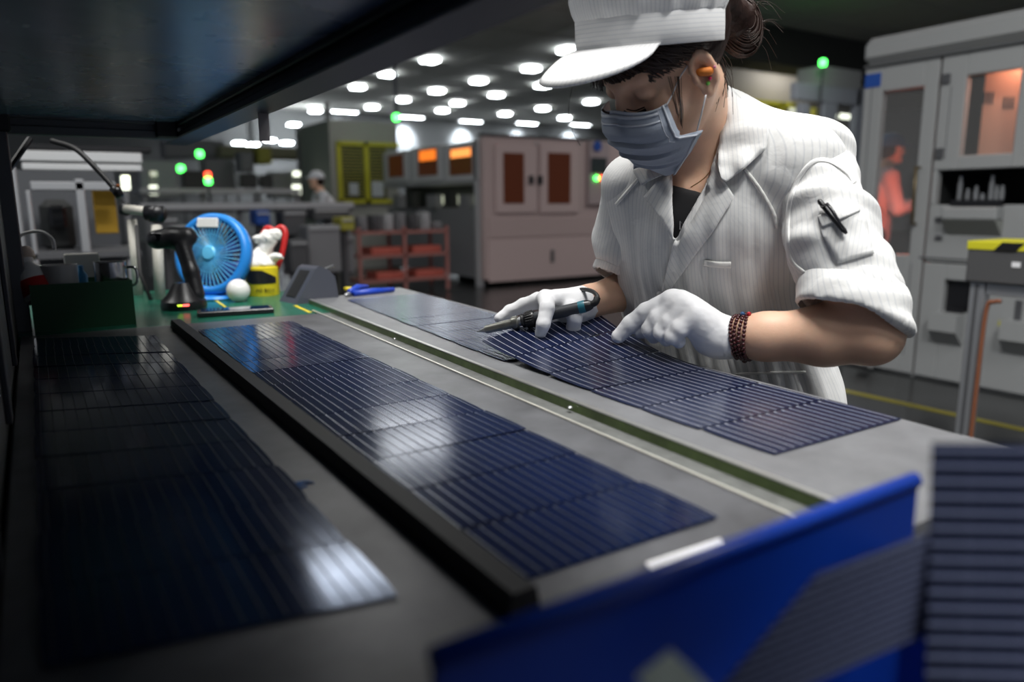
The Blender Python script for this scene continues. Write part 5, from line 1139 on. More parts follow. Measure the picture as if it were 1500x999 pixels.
# --- flat cloth pieces lying on the coat
def patch(name, poly, trees, m, parent, off=0.003, thick=0.0018, cuts=7, ang=90.0, label=None):
    bm = bmesh.new(); vs = [bm.verts.new((p[0], p[1], 0)) for p in poly]; bm.faces.new(vs); bmesh.ops.triangulate(bm, faces=bm.faces[:])
    bmesh.ops.subdivide_edges(bm, edges=bm.edges[:], cuts=cuts, use_grid_fill=True)
    bmesh.ops.triangulate(bm, faces=bm.faces[:])
    PD = np.array([(p[0], p[1], p[2] if len(p) > 2 else np.nan) for p in poly]); st = []; out = []; hits = []
    for v in bm.verts:
        x, y = v.co.x, v.co.y; dh = None
        for t in trees:
            h = hit(t, x, y)
            if h is not None: dh = h if dh is None else min(dh, h)
        hits.append(dh)
    good = [(v.co.x, v.co.y, h) for v, h in zip(bm.verts, hits) if h is not None]
    G = np.array(good) if good else None
    for v, h in zip(bm.verts, hits):
        x, y = v.co.x, v.co.y; man = None
        if not np.isnan(PD[:, 2]).any():
            w_ = 1/((PD[:, 0]-x)**2+(PD[:, 1]-y)**2+0.5)**1.5; man = (w_*PD[:, 2]).sum()/w_.sum()
        if h is None: h = man if man is not None else G[np.argmin((G[:, 0]-x)**2+(G[:, 1]-y)**2), 2]
        else:
            h -= off
            if man is not None: h = min(h, man)
        out.append(D(x, y, h)); st.append((x*math.sin(math.radians(ang))-y*math.cos(math.radians(ang)))*0.00098)
    bm.verts.index_update(); fs = [tuple(v.index for v in f.verts) for f in bm.faces]; bm.free()
    o = mesh_obj(name, out, fs, m, parent, True, {'stripe': st}); md = o.modifiers.new('s', 'SOLIDIFY'); md.thickness = thick; md.offset = 0
    md2 = o.modifiers.new('sm', 'SMOOTH'); md2.iterations = 2; md2.factor = 0.4
    if label: o['label'] = label
    return o
TR = [CT, ST]
patch('collar', [(1067, 124, 1.10), (1080, 138, 1.085), (1100, 155, 1.065), (1124, 175, 1.04), (1127, 200, 1.02), (1123, 218, 1.01), (1095, 244, 1.01), (1064, 267, 1.02), (1056, 262, 1.02), (1051, 240, 1.03), (1052, 210, 1.05), (1058, 170, 1.08)], TR, COAT, coat, 0.007, 0.002, ang=84)
patch('collar', [(926, 250), (940, 272), (958, 262), (975, 255), (985, 250), (985, 235), (950, 236)], TR, COAT, coat, 0.006, ang=60)
patch('lapel', [(1046, 236), (1054, 259), (1063, 268), (1077, 288), (1045, 340), (1015, 380), (984, 422), (969, 430), (976, 395), (985, 358), (1005, 320), (1030, 276), (1046, 240)], TR, COAT, coat, 0.0085, ang=60)
patch('lapel', [(984, 254), (986, 356), (968, 322), (942, 288), (961, 266)], TR, COAT, coat, 0.008, ang=118)
def ribbon_px(name, pts, width, trees, m, parent, off=0.002, puck=0.0, label=None):
    P = spline([np.array([x, y, 0.0]) for x, y in pts], 8); vs = []; n = len(P); out = []
    for i, p in enumerate(P):
        t = unit(P[min(i+1, n-1)]-P[max(i-1, 0)]); nn_ = np.array([-t[1], t[0], 0])
        for j in (-1, -0.4, 0.4, 1):
            q = p+nn_*width*j*0.5; d = None
            for tr in trees:
                h = hit(tr, q[0], q[1])
                if h is not None: d = h if d is None else min(d, h)
            if d is None: d = out[-1] if out else 1.05
            out.append(d); vs.append(D(q[0], q[1], d-off-(0.0012 if abs(j) < 0.5 else 0)-puck*(i % 4 < 2)))
    fs = [(i*4+j, i*4+j+1, i*4+j+5, i*4+j+4) for i in range(n-1) for j in range(3)]
    o = mesh_obj(name, vs, fs, m, parent, True, {'stripe': [0.002]*len(vs)}); md = o.modifiers.new('s', 'SOLIDIFY'); md.thickness = 0.0012; md.offset = 0
    if label: o['label'] = label
    return o
ribbon_px('raglan_seam', [(1090, 247), (1108, 270), (1124, 295), (1134, 315), (1138, 335)], 5, TR, PLAIN, coat, 0.0008, 0.0008, label='puckered white shoulder seam')
ribbon_px('raglan_seam', [(935, 262), (915, 285), (902, 300)], 4, TR, PLAIN, coat, 0.0006, 0.0006)
ribbon_px('armhole_edge', [(1178, 400), (1158, 380), (1153, 340), (1158, 290), (1172, 258), (1192, 237), (1215, 236), (1240, 252), (1252, 268)], 6, TR, COAT, coat, 0.0006)
ribbon_px('pocket_welt', [(1031, 385), (1044, 387), (1058, 388), (1071, 388)], 9, TR, PLAIN, coat, 0.003, label='white chest pocket welt')
ribbon_px('hem_seam', [(1078, 548), (1130, 546), (1180, 545)], 3, TR, PLAIN, coat, 0.0004)
for (x, y) in [(989, 398), (966, 431)]:
    h = hit(CT, x, y) or 1.02; p = D(x, y, h-0.009); part('button', MB().lathe(p+FW*0.002, -FW, [(0.0042, 0), (0.0045, 0.0012), (0.003, 0.0020)], 14), mat('button_grey', (0.55, 0.55, 0.55), 0.3), coat, smooth='auto')
patch('sleeve_pocket', [(1197, 316), (1214, 309), (1255, 293), (1272, 325), (1282, 372), (1225, 388), (1205, 350)], [ST], COAT, sl, 0.0025, 0.001, 5, ang=100)
patch('pocket_flap', [(1197, 316), (1214, 309), (1238, 299), (1255, 293), (1261, 309), (1240, 318), (1204, 334)], [ST], COAT, sl, 0.0045, 0.0015, 5, ang=70)
# pen in the sleeve pocket
def on(tree, x, y, off, dflt=1.0): h = hit(tree, x, y); return D(x, y, (h if h else dflt)-off)
pen = thing('pen', 'black ballpoint pen clipped in the sleeve pocket', 'pen', on(ST, 1220, 318, 0.01))
pa, pb = on(ST, 1199, 293, 0.010), on(ST, 1240, 342, 0.010)
part('barrel', MB().tube([pa+(pb-pa)*t for t in (0, .05, .5, .9, 1)], [.0022, .0034, .0036, .0034, .0018], 10), BLACKP, pen, True)
part('clip', MB().tube([on(ST, 1203, 303, 0.010), on(ST, 1212, 299, 0.017), on(ST, 1219, 308, 0.018), on(ST, 1236, 336, 0.015)], [.0018, .0022, .0022, .0015], 8), mat('clip_black', (0.03, 0.03, 0.035), 0.25), pen, True)
# --- trousers and shoes
pz = 0.78; c0_ = np.array([PELV[0], PELV[1], pz]); qv = Vol((0.6, 0.35, 0.03), (1.5, 1.45, 0.90), 0.009)
qv.ell(c0_+np.array([0, 0, 0.02]), (LAT, FWD, np.array([0, 0, 1])), (.155, .10, .10), 0.03)
feet = []
for s_ in (-1, 1):
    hp = c0_+LAT*0.085*s_; kn = hp+np.array([0, 0, -0.36])+FWD*0.01; an_ = hp+np.array([0, 0, -0.70])-FWD*0.02+LAT*0.02*s_; feet.append(an_); qv.chain([hp, kn, an_], [.082, .062, .052], 0.03)
qv.fn(lambda X, Y, Z: Z-0.07, (0.6, 0.35, 0.0), (1.5, 1.45, 0.2), 0, -1)
vol_obj('trousers', qv, TROU, person, 2)
for a_ in feet:
    sv = Vol(a_-0.2, a_+0.24, 0.006); f0 = np.array([a_[0], a_[1], 0.045]); sv.chain([f0-FWD*0.05, f0+FWD*0.06, f0+FWD*0.13-np.array([0, 0, 0.008])], [.043, .040, .034], 0.02); sv.cone(f0, f0+np.array([0, 0, 0.05]), .036, .036, 0.02); sv.fn(lambda X, Y, Z: Z-0.002, a_-2, a_+2, 0, -1)
    vol_obj('shoe', sv, mat('shoe_white', (0.6, 0.6, 0.6), 0.6), person, 1)
# --- hair
hv = Vol(HC-0.22, HC+0.22, 0.0028)
hv.ell(Hh(-.006, 0, .038), AX, (.097, .078, .083), 0.0)
def hcut(X, Y, Z):
    r = [(X-HC[0]), (Y-HC[1]), (Z-HC[2])]; f = sum(r[i]*hf[i] for i in range(3))/HS; l = sum(r[i]*hl[i] for i in range(3))/HS; u = sum(r[i]*hu[i] for i in range(3))/HS
    low = np.where(f > 0.045, 0.024-0.10*(f-0.06), np.where(f > 0.022, 0.026-(0.045-f)*0.1, -0.035+(f+0.005)*0.25))
    return (u-low)
hv.fn(hcut, HC-0.22, HC+0.22, 0.004, -1)
hv.ell(Hh(.016, .078, -.004), AX, (.022, .02, .034), 0.003, -1)
bunc = D(1083, 38, 1.10); 
hv.chain([Hh(-.085, 0.02, .05), bunc], [.022, .024], 0.01); hv.ell(bunc, (unit(V(0.3, -1, 0)), unit(V(1, 0.3, 0)), FW), (.046, .031, .034), 0.012)
hair, _, _ = vol_obj('hair', hv, HAIR, person, 2, disp=lambda v: vnoise(v@np.stack([hf*0.6-hl*0.2, hl*0.3, hu*2.2], 1), 60)*0.0016)
rg = random.Random(4); sb = MB()
def hsurf(az, el, k=1.0):
    e = Hh(-.006, 0, .038); return e+HS*(k*.099*math.cos(az)*math.cos(el)*hf+k*.080*math.sin(az)*math.cos(el)*hl+k*.090*math.sin(el)*hu)
for i in range(260):                        # fringe swept from the cap rim to the temple
    a0 = rg.uniform(-0.75, 1.1); a1 = a0+rg.uniform(0.10, 0.5); e0_, e1_ = rg.uniform(0.05, 0.22), rg.uniform(-0.24, -0.10)-0.10*max(0, 0.3-a0)
    k0 = rg.uniform(0.985, 1.01); pts = [hsurf(a0+(a1-a0)*t, e0_+(e1_-e0_)*t**1.2, k0+0.02*math.sin(3*t)) for t in np.linspace(0, 1, 8)]
    sb.tube(pts, [rg.uniform(.0006, .0011)]*7+[.0003], 4, cap=False)
for i in range(60):                         # strands hanging off the forehead under the brim
    a0 = rg.uniform(-0.7, 0.0); st_ = hsurf(a0, 0.2, 1.02); e_ = st_+V(-0.004+rg.uniform(-.006, .004), -0.028+rg.uniform(-.008, .006), 0.004)
    sb.tube(spline([st_, (st_+e_)/2+V(-0.003, 0, 0.002), e_], 3), .0006, 4, cap=False)
for i in range(130):                        # bun strands
    th = rg.uniform(0, 6.28); ph = rg.uniform(-1.2, 1.2); r0 = np.array([0.047, 0.032, 0.035]); A3 = (unit(V(0.3, -1, 0)), unit(V(1, 0.3, 0)), FW)
    pts = []
    for t in np.linspace(0, 1.6, 8):
        q = bunc+sum(A3[j]*r0[j]*c for j, c in enumerate((math.cos(th+t)*math.cos(ph), math.sin(th+t)*math.cos(ph), math.sin(ph)))); pts.append(q)
    sb.tube(pts, .0009, 4, cap=False)
for i in range(45):                         # fly-away hair
    st_ = bunc+V(rg.uniform(-.02, .03), rg.uniform(-.04, .03), 0.02); e_ = st_+V(rg.uniform(.0, .045), rg.uniform(-.04, .03), rg.uniform(-.01, .02)); sb.tube(spline([st_, (st_+e_)/2+V(0, .008, 0), e_], 4), .00025, 4, cap=False)
for i in range(22):
    st_ = D(1052+rg.uniform(-8, 6), 82+rg.uniform(-12, 20), 1.02); e_ = st_+V(rg.uniform(-.004, .02), rg.uniform(-.075, -.03), 0.0); sb.tube(spline([st_, (st_+e_)/2+V(.006, 0, 0), e_], 4), .0003, 4, cap=False)
sb.tube(spline([D(838, 128, .955), D(833, 160, .955), D(838, 190, .955), D(850, 213, .955)], 5), .00035, 4, cap=False)
for i in range(14):
    x = rg.uniform(-7, 7); sb.tube(spline([on(BODY, 988+x*1.5, 112, .005, .96), on(BODY, 992+x, 140, .004, .96), on(BODY, 996+x*.7, 165, .003, .96), on(BODY, 996+x*.5, 178+x*1.5, .003, .97)], 4), .00035, 4, cap=False)
so = part('loose_strands', sb, mat('hair_strand', (0.030, 0.013, 0.008), 0.38), hair, True); so['kind'] = 'stuff'
# --- brows, lashes; near lash line thickened to paint in the eye's shadow
lb = MB()
for (pts, r_) in [([(914, 164), (928, 168), (946, 161)], .0021), ([(918, 160), (930, 162), (944, 157)], .0007), ([(882, 160), (886, 164), (893, 166)], .0016)]:
    lb.tube(spline([on(BODY, x, y, .0008, .95) for x, y in pts], 5), r_, 5)
part('brows_lashes_eye_shade', lb, HAIR, body)
# --- cap
cu = unit(V(-0.08, 0.93, 0.35)); _c = V(-0.80, -0.27, 0.50); cfw = unit(_c-cu*(_c@cu)); cl = np.cross(cu, cfw)
CC = D(951, 67, 0.990)
cap_ = thing_cap = None
def ringpt(th, r_, h): return CC+cfw*(r_*0.098*math.cos(th))+cl*(r_*0.095*math.sin(th))+cu*h
def caprows(rows, N, rip, m, name, parent, attr, thick=0.0015):
    vs = []; st = []
    for (h, s_, rp) in rows:
        for k in range(N):
            th = 2*math.pi*k/N; rr = s_*(1+rp*(0.5*math.sin(th*31)+0.5*math.sin(th*19+1))); vs.append(ringpt(th, rr, h+rp*0.12*math.sin(th*17))); st.append(h if attr == 'h' else (th*0.10 if th < math.pi else (th-2*math.pi)*0.10))
    fs = [(i*N+k, i*N+(k+1) % N, (i+1)*N+(k+1) % N, (i+1)*N+k) for i in range(len(rows)-1) for k in range(N)]
    o = mesh_obj(name, vs, fs, m, parent, True, {'stripe': st}); md = o.modifiers.new('s', 'SOLIDIFY'); md.thickness = thick; md.offset = -1; return o
capo = caprows([(.034, 1.0, 0), (.038, 1.015, .006), (.045, 1.045, .016), (.058, 1.075, .016), (.072, 1.07, .012), (.088, 1.0, .008), (.100, .85, .006), (.108, .6, .004), (.111, .3, 0), (.112, .02, 0)], 180, 1, COATB, 'cap', person, 'th')
capo['label'] = 'white pinstriped work cap'
caprows([(-.001, 1.0, 0), (.0, 1.008, 0), (.018, 1.012, .001), (.036, 1.008, 0), (.038, 1.0, 0)], 120, 0, COATB, 'cap_band', capo, 'h')
NB_ = 40; vs = []; st = []; rows = 9
for j in range(rows):
    t = j/(rows-1)
    for k in range(NB_+1):
        a = -0.95+1.90*k/NB_; L_ = 0.068*(max(0, math.cos(a*math.pi/2/0.95)))**0.5
        b = ringpt(a, 1.012, 0.002); out = unit(cfw*math.cos(a*0.55)+cl*math.sin(a*0.55)); side_d = 0.030*(a/0.95)**2*t
        vs.append(b+out*L_*t-cu*((0.012*t+0.028*t*t)*(L_/0.068))); st.append((a*0.10))
fs = [(j*(NB_+1)+k, j*(NB_+1)+k+1, (j+1)*(NB_+1)+k+1, (j+1)*(NB_+1)+k) for j in range(rows-1) for k in range(NB_)]
brim = mesh_obj('cap_brim', vs, fs, COATB, capo, True, {'stripe': st}); md = brim.modifiers.new('s', 'SOLIDIFY'); md.thickness = 0.003; md.offset = -1
# --- face mask
near = [(976, 151, .957), (986, 174, .962), (996, 199, .975), (1030, 190, .985), (1012, 222, 1.00), (986, 257, 1.02)]
nv = [0, .2, .42, .52, .75, 1.0]
cen = [(.1115, 0, .002), (.1260, 0, -.028), (.1200, 0, -.058), (.1080, 0, -.090), (.0830, 0, -.128)]; cvv = [0, .25, .5, .75, 1]
def interp_pts(ts, P, t): P = np.array(P, float); return np.array([np.interp(t, ts, P[:, i]) for i in range(P.shape[1])])
NV2, NU2 = 40, 24; vs = []; st = []
def maskpt(u, v):
    n_ = interp_pts(nv, near, v); E_ = D(*n_); c_ = interp_pts(cvv, cen, v); Cn = Hh(*c_)
    rel = E_-HC; loc = np.array([rel@hf, rel@hl, rel@hu])/HS       # head-frame coordinates of the near edge
    a = abs(u); l = loc[1]*a*1.0; bul = math.sqrt(max(0, 1-a**2.2)); f = loc[0]+(c_[0]-loc[0])*bul; up_ = loc[2]+(c_[2]-loc[2])*(1-a**1.2)
    l = loc[1]*(a**0.9)
    pl_ = 0
    for v0_, am in ((.38, .0055), (.60, .0055), (.80, .0035)):
        x_ = (v-v0_)/0.05
        if 0 <= x_ < 3: pl_ += am*math.exp(-x_*0.9)*(1-a**3)
        elif -1 < x_ < 0: pl_ -= am*0.4*(1+x_)
    return Hh(f+pl_, l*(1 if u >= 0 else -1), up_)
for j in range(NV2+1):
    for i in range(-NU2, NU2+1):
        vs.append(maskpt(i/NU2, j/NV2)); st.append(0)
W_ = 2*NU2+1; fsA = [(j*W_+i, j*W_+i+1, (j+1)*W_+i+1, (j+1)*W_+i) for j in range(NV2) for i in range(W_-1)]
fm = mesh_obj('face_mask', vs, fsA, MASKM, person, True); md = fm.modifiers.new('s', 'SOLIDIFY'); md.thickness = 0.0012; md.offset = 0; fm['label'] = 'blue grey pleated face mask'
def mstrip(v0_, v1_, off, name, m, u0=-1, u1=1):
    s1 = []; n = 40
    for k in range(n+1):
        u = u0+(u1-u0)*k/n
        for v in (v0_, (v0_+v1_)/2, v1_):
            p = maskpt(u, v); s1.append(p+unit(p-Hh(0.0, 0, -0.05))*off)
    return_ = [(k*3+j, k*3+j+1, k*3+j+4, k*3+j+3) for k in range(n) for j in range(2)]
    o = mesh_obj(name, s1, return_, m, fm, True); md = o.modifiers.new('s', 'SOLIDIFY'); md.thickness = 0.0006; md.offset = 0; return o
mstrip(0.0, 0.025, 0.0009, 'top_binding', MASKW); mstrip(0.04, 0.075, 0.0010, 'nose_band', MASKW, -1, .93); mstrip(0.13, 0.15, 0.0010, 'nose_band', MASKW, -1, .93)
sm = MB(); sm.tube([maskpt(0.985, v)-FW*0.0014 for v in np.linspace(0, 1, 24)], .0016, 6); sm.tube([maskpt(0.93, v)-FW*0.0008 for v in np.linspace(0, .45, 12)], .0006, 5); part('side_binding', sm, MASKW, fm, True)
le = MB(); eb = Hh(-.020, .082, .025); 
le.tube(spline([D(977, 153, .955), on(BODY, 985, 138, .002, .955), on(BODY, 995, 115, .003, .95), D(1006, 98, .95), D(1014, 86, .953)], 5), .0011, 6); le.tube(spline([D(1021, 192, .985), D(1028, 165, .965), D(1034, 139, .955)], 5), .0011, 6)
part('ear_loop', le, mat('loop_white', (0.8, 0.8, 0.82), 0.7), fm, True)
# --- ear plug and earrings
ep = on(BODY, 1034, 106, 0.002, .95); part('ear_plug', MB().tube([ep+V(-0.012, 0.000, -0.002), ep+V(-.006, .0, 0.002), ep+V(0.004, 0.000, 0.004), ep+V(.007, 0, .003)], [.004, .0055, .0058, .004], 12), mat('foam_orange', (0.75, 0.22, 0.03), 0.7), person, True, label='orange foam ear plug')
for (x, y, c, r_) in [(1047, 98, (0.8, 0.25, 0.45), .0018), (1040, 115, (0.75, 0.03, 0.15), .0024), (1037, 122, (0.2, 0.6, 0.1), .0028)]:
    part('earring', MB().ball(on(BODY, x, y, .002, .95), r_, 10), mat('stud_%d' % x, c, 0.3), person, True, label={1047: 'tiny pink ear stud', 1040: 'red ear stud', 1037: 'green ear stud'}[x])
nk = MB(); nk.tube(spline([on(BODY, 1048, 222, .0008, 1.06), on(BODY, 1043, 245, .0008, 1.06), on(BODY, 1030, 262, .0008, 1.06), on(BODY, 1012, 274, .0008, 1.06)], 5), .0006, 5); part('necklace', nk, mat('gold_thin', (0.5, 0.33, 0.15), 0.3, 0.8), person, True)
tt_ = on(bvh(TVt, TQ), 998, 330, 0.001, 1.03); tx = MB()
tx.tube([tt_+V(-.002, -.006, 0), tt_+V(-.002, .006, 0), tt_+V(.003, .001, 0), tt_+V(.003, -.006, 0)], .0006, 4); part('shirt_print', tx, mat('print_grey', (0.3, 0.3, 0.32), 0.6), tee)

# --- gloves
def glove(name, label, joints, palm, wrist, cuffpt, h=0.0015, extra=None):
    allp = np.array([p for ch, rs in joints for p in ch]+[p for p, r in palm]+[cuffpt]); v = Vol(allp.min(0)-0.035, allp.max(0)+0.035, h)
    for i in range(len(palm)-1): pass
    if extra: extra(v)
    for ch, rs in joints: 
        w = Vol(v.lo, v.lo+np.array([(n-1)*h for n in v.n]), h)
        w.n = v.n; w.F = np.full(v.n, 1.0, np.float32); w.chain(ch, rs, 0.004)
        a, d, k = v.F, w.F, 0.0045; hh = np.maximum(k-np.abs(a-d), 0)/k; v.F = np.minimum(a, d)-hh*hh*k*0.25
    o, Vt, Q = vol_obj(name, v, GLOVE, person, 1, disp=lambda q: vnoise(q, 60)*0.0009+vnoise(q*np.array([1, 1, 1.6]), 120)*0.0003)
    o['label'] = label; return o, Vt, Q
d_ = lambda x, y, z: D(x, y, z*0.978)
fd2 = unit(LW-LE)
def lpalm(v):
    for (x, y, z, r) in [(984, 441, 1.105, .0175), (998, 443, 1.09, .0175), (1011, 450, 1.075, .0175), (1022, 462, 1.062, .0165)]:
        v.cone(LW+fd2*0.005, d_(x, y, z), .024, r, 0.012)
    v.cone(d_(1000, 462, 1.09), d_(1025, 475, 1.075), .020, .022, 0.015)
    v.cone(LW-fd2*0.006, LW+fd2*0.02, .0300, .0270, 0.008)
JL = [([d_(984, 441, 1.105), d_(948, 456, 1.130), d_(925, 474, 1.147), d_(906, 492, 1.158)], [.0160, .0142, .0130, .0110]),
      ([d_(998, 443, 1.09), d_(965, 466, 1.108), d_(952, 482, 1.118), d_(958, 494, 1.128)], [.0155, .0136, .0120, .0104]),
      ([d_(1011, 450, 1.075), d_(981, 473, 1.088), d_(969, 487, 1.095), d_(976, 497, 1.107)], [.0150, .0134, .0120, .0104]),
      ([d_(1022, 462, 1.062), d_(996, 482, 1.068), d_(986, 493, 1.075), d_(994, 500, 1.085)], [.0142, .0124, .0114, .0098]),
      ([d_(1025, 480, 1.100), d_(990, 480, 1.125), d_(960, 484, 1.140), d_(938, 488, 1.150)], [.0150, .0125, .0105, .0090])]
gl, LVt, LQ = glove('glove', 'white cotton glove pressing on the cell string', JL, [], None, LW-fd2*0.02, extra=lpalm)
cz = MB().tube([LW-fd2*0.010+0*fd2, LW-fd2*0.006, LW-fd2*0.002], [.0302, .0315, .0302], 28, cap=False); cco = part('glove_cuff', cz, GLOVE, gl, True); md = cco.modifiers.new('s', 'SOLIDIFY'); md.thickness = 0.002
fd3 = unit(RW-RE); d_ = lambda x, y, z: D(x, y, z)
def rpalm(v):
    for (x, y, z, r) in [(788, 440, 1.225, .0140), (800, 437, 1.205, .0145), (818, 440, 1.195, .0140), (836, 452, 1.190, .013)]:
        v.cone(RW+fd3*0.01, d_(x, y, z), .023, r, 0.012)
    v.cone(RW-fd3*0.004, RW+fd3*0.02, .0275, .0255, 0.01); v.cone(d_(815, 446, 1.225), d_(845, 455, 1.215), .019, .021, 0.012)
JR = [([d_(800, 437, 1.205), d_(801, 452, 1.158), d_(796, 475, 1.150), d_(792, 488, 1.158)], [.0140, .0118, .0108, .0092]),
      ([d_(788, 440, 1.225), d_(765, 448, 1.245), d_(747, 456, 1.25), d_(731, 466, 1.245)], [.0135, .0120, .0108, .0088]),
      ([d_(812, 462, 1.225), d_(788, 478, 1.215), d_(772, 490, 1.212), d_(763, 501, 1.212)], [.0150, .0120, .0112, .0090]),
      ([d_(836, 452, 1.19), d_(842, 465, 1.175), d_(840, 480, 1.190), d_(846, 492, 1.215)], [.0130, .0118, .0110, .0092]),
      ([d_(822, 446, 1.20), d_(830, 470, 1.22), d_(812, 486, 1.235), d_(800, 490, 1.245)], [.0130, .0112, .0102, .0088])]
gr_, RVt, RQ = glove('glove', 'white cotton glove holding the soldering iron', JR, [], None, RW-fd3*0.02, extra=rpalm)
cz = MB().tube([RW-fd3*0.008, RW-fd3*0.004, RW], [.0268, .0282, .0268], 26, cap=False); cco = part('glove_cuff', cz, GLOVE, gr_, True); md = cco.modifiers.new('s', 'SOLIDIFY'); md.thickness = 0.002
# --- bead bracelet: four strands
bdc = mat('bead_dark_red', (0.060, 0.008, 0.010), 0.25, spec=0.7); e1 = unit(np.cross(fd2, (0, 0, 1))); e2 = np.cross(fd2, e1)
bco = thing('bead_bracelet', 'dark red wooden bead bracelet wound four times round the wrist', 'bracelet', LW-fd2*0.02)
for k in range(4):
    bc_ = LW-fd2*(0.0175+0.0058*k); q = MB(); RB = .0300+0.0007*k
    for i in range(34):
        t = 2*math.pi*i/34+k*0.07; q.ball(bc_+(e1*math.cos(t)+e2*math.sin(t))*RB+fd2*0.0015*math.sin(t*2+k), .0028, 8)
    part('bead_strand', q, bdc, bco, True)
part('tassel_bead', MB().ball(LW-fd2*0.027-e2*(-1 if e2[2] < 0 else 1)*.0335, .0042, 10), bdc, bco, True)
part('small_bead', MB().ball(LW-fd2*0.022+np.array([0, 0, .0325])-FW*0.008, .0034, 8), mat('bead_blue', (0.02, 0.08, 0.2), 0.3), bco, True); part('small_bead', MB().ball(LW-fd2*0.030+np.array([0, 0, .0320])-FW*0.010, .0034, 8), mat('bead_red', (0.4, 0.01, 0.02), 0.3), bco, True)

# --- soldering iron
si = thing('soldering_iron', 'grey soldering iron with teal band and black cable held in the right glove', 'soldering iron', D(780, 470, 1.19))
I0, I1 = D(698, 486, 1.205), D(868, 446, 1.160)
def I(t): return I0+(I1-I0)*t
def seg(name, prof, m, label=None, n=20):
    pts = [I(t) for t, r in prof]; return part(name, MB().tube(pts, [r for t, r in prof], n), m, si, 'auto', label)
IRG = mat('iron_grey_metal', (0.30, 0.30, 0.27), 0.35, 0.8); IRB = mat('iron_grip', (0.035, 0.038, 0.045), 0.45)
seg('tip', [(0, .0006), (.035, .0022), (.075, .0042), (.085, .0045)], STEEL); seg('barrel', [(.08, .0062), (.09, .0066), (.30, .0078), (.32, .0078)], IRG)
seg('nut', [(.315, .0098), (.325, .0108), (.365, .0108), (.375, .0090)], IRG); seg('neck', [(.375, .0075), (.405, .0075)], STEEL)
cr = seg('collar', [(.40, .0098), (.41, .0120), (.425, .0105), (.44, .0128), (.50, .0132), (.515, .0115)], BLACKP); rb_ = MB(); ia = unit(I1-I0); r1_ = unit(np.cross(ia, (0, 0, 1))); r2_ = np.cross(ia, r1_)
for k in range(22):
    t = 2*math.pi*k/22; o_ = (r1_*math.cos(t)+r2_*math.sin(t))*.0132; rb_.tube([I(.442)+o_, I(.50)+o_*1.02], .0008, 4)
o = part('grip_rib', rb_, BLACK, cr); o['kind'] = 'stuff'
seg('handle', [(.51, .0092), (.56, .0096), (.75, .0096), (.90, .0092), (.915, .0092)], IRB); seg('teal_band', [(.885, .0096), (.890, .0099), (.935, .0099), (.94, .0096)], mat('teal_band', (0.02, 0.15, 0.20), 0.4), 'teal band'); seg('end_cap', [(.94, .0095), (.97, .0085), (1.0, .0060)], BLACKP)
pc = MB(); pc.tube(spline([I(.98), D(874, 442, 1.155), D(875, 434, 1.16), D(868, 427, 1.175), D(856, 424, 1.20), D(844, 426, 1.235), D(838, 432, 1.28), D(850, 470, 1.40), D(900, 540, 1.45)], 8), [.0052]*9+[.0034]*56 if False else .0034, 10); part('cable', pc, BLACK, si, True)
pc = MB(); pc.tube(spline([I(.97), D(872, 443, 1.156), D(875, 436, 1.158)], 6), .0056, 10); part('strain_relief', pc, BLACK, si, True)

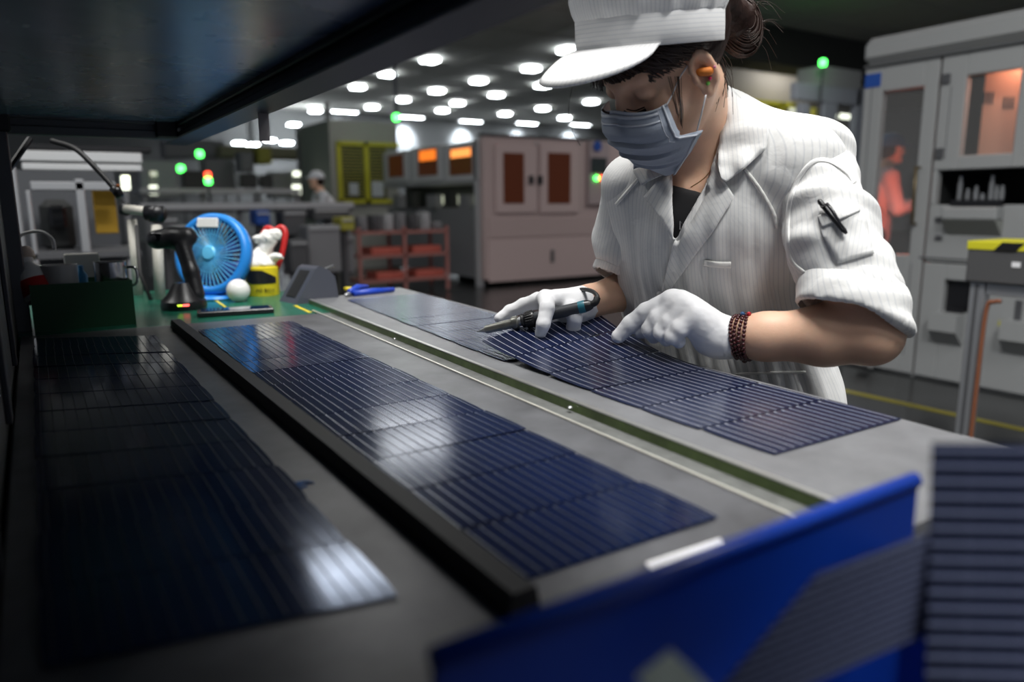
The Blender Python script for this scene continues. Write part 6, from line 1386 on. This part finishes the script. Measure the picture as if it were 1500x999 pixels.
# ================================================================ DISTANT WORKERS
def far_person(label, head, face, h, cloth, capm, skinm, lean=0.12, capname='cap', mask=None):
    head = np.asarray(head, float); face = unit(face); sd_ = np.cross((0, 0, 1), face); Zu = np.array([0, 0, 1.0])
    t = thing('person', label, 'person', (head[0]-face[0]*lean*1.2, head[1]-face[1]*lean*1.2, 0))
    nb = head-Zu*0.16-face*0.05; ch = nb-Zu*0.22-face*lean*0.5; pv = np.array([head[0], head[1], 0])-face*lean*1.2+Zu*(head[2]-0.70)
    lo = np.minimum(pv, head)-np.array([0.5, 0.5, 1.2]); lo[2] = 0.0; hi = head+np.array([0.5, 0.5, 0.2])
    b = Vol(lo, hi, h); b.ell(head, (face, sd_, Zu), (.095, .075, .115), 0.02); b.cone(head-Zu*0.07-face*.02, nb, .05, .055, 0.02); b.ell(head+face*0.09-Zu*0.02, (face, sd_, Zu), (.02, .015, .022), 0.01); b.ell(head+face*0.06-Zu*0.09, (face, sd_, Zu), (.03, .03, .025), 0.02)
    b.cone(nb, ch, .07, .10, .03); b.cone(ch, pv, .11, .11, .05)
    c = Vol(lo, hi, h); c.ell(ch, (face, sd_, Zu), (.13, .19, .20), 0.04); c.cone(ch, pv, .14, .16, .06)
    for s_ in (-1, 1):
        sh = nb-Zu*0.06+sd_*0.17*s_; el = sh-Zu*0.26+face*0.07+sd_*0.03*s_; wr_ = el+face*0.22+Zu*0.04-sd_*0.06*s_
        b.chain([sh, el, wr_], [.04, .035, .028], .02); b.ell(wr_+face*0.05, (face, sd_, Zu), (.05, .03, .022), .01)
        for k in range(4): b.cone(wr_+face*.07+sd_*(k-1.5)*.016, wr_+face*.115+sd_*(k-1.5)*.018-Zu*.02, .009, .007, .004)
        b.cone(wr_+face*.03-sd_*.02*s_, wr_+face*.07-sd_*.045*s_, .010, .008, .006)
        c.chain([nb-Zu*0.03, sh, el, wr_-face*0.02], [.06, .065, .055, .045], .03)
        lg = pv+sd_*0.09*s_; b.chain([lg, np.array([lg[0], lg[1], 0.45]), np.array([lg[0], lg[1], 0.07])], [.08, .055, .04], .03)
    vol_obj('body', b, skinm, t, 1); c.fn(lambda X, Y, Z: Z-(pv[2]-0.12), lo, hi, 0, -1); vol_obj('coat', c, cloth, t, 1)
    tr = Vol(lo, hi, h)
    for s_ in (-1, 1):
        lg = pv+sd_*0.09*s_; tr.chain([lg, np.array([lg[0], lg[1], 0.45]), np.array([lg[0], lg[1], 0.10])], [.10, .075, .065], .03)
        part('shoe', MB().ball(np.array([lg[0], lg[1], 0.045])+face*0.05, (.12, .045, .045), 10, (face, sd_, Zu)), DARKIN, t, True)
    vol_obj('trousers', tr, TROU, t, 1)
    k = Vol(head-0.25, head+0.25, h*0.7); k.ell(head+Zu*0.035-face*0.01, (face, sd_, Zu), (.112, .095, .10), 0); k.fn(lambda X, Y, Z: Z-(head[2]+0.02), head-0.3, head+0.3, 0, -1); k.ell(head+face*0.11+Zu*0.03, (face, sd_, Zu), (.06, .07, .010), .01)
    vol_obj(capname, k, capm, t, 1)
    k = Vol(head-0.25, head+0.25, h*0.7); k.ell(head-face*0.02+Zu*0.0, (face, sd_, Zu), (.095, .082, .10), 0); k.fn(lambda X, Y, Z: -((X-head[0])*face[0]+(Y-head[1])*face[1])+0.01, head-0.3, head+0.3, 0, -1); vol_obj('hair', k, HAIR, t, 1)
    return t
WCL = mat('far_coat_white', (0.62, 0.64, 0.68), 0.8)
far_person('person in a white coat and white cap standing far back by the yellow screen', Yp(463, 264, 10.35), -RT+np.array([0, -0.5, 0]), 0.011, WCL, WCL, SKIN)
p = (D(1306, 219, 6.1)); far_person('person in a blue cap tinted red by a lamp behind the machine glass', p, RT+np.array([0, -0.2, 0]), 0.010, mat('far_coat_pinkish', (0.55, 0.45, 0.46), 0.8), mat('cap_blue', (0.03, 0.09, 0.20), 0.8), SKIN, lean=0.1)
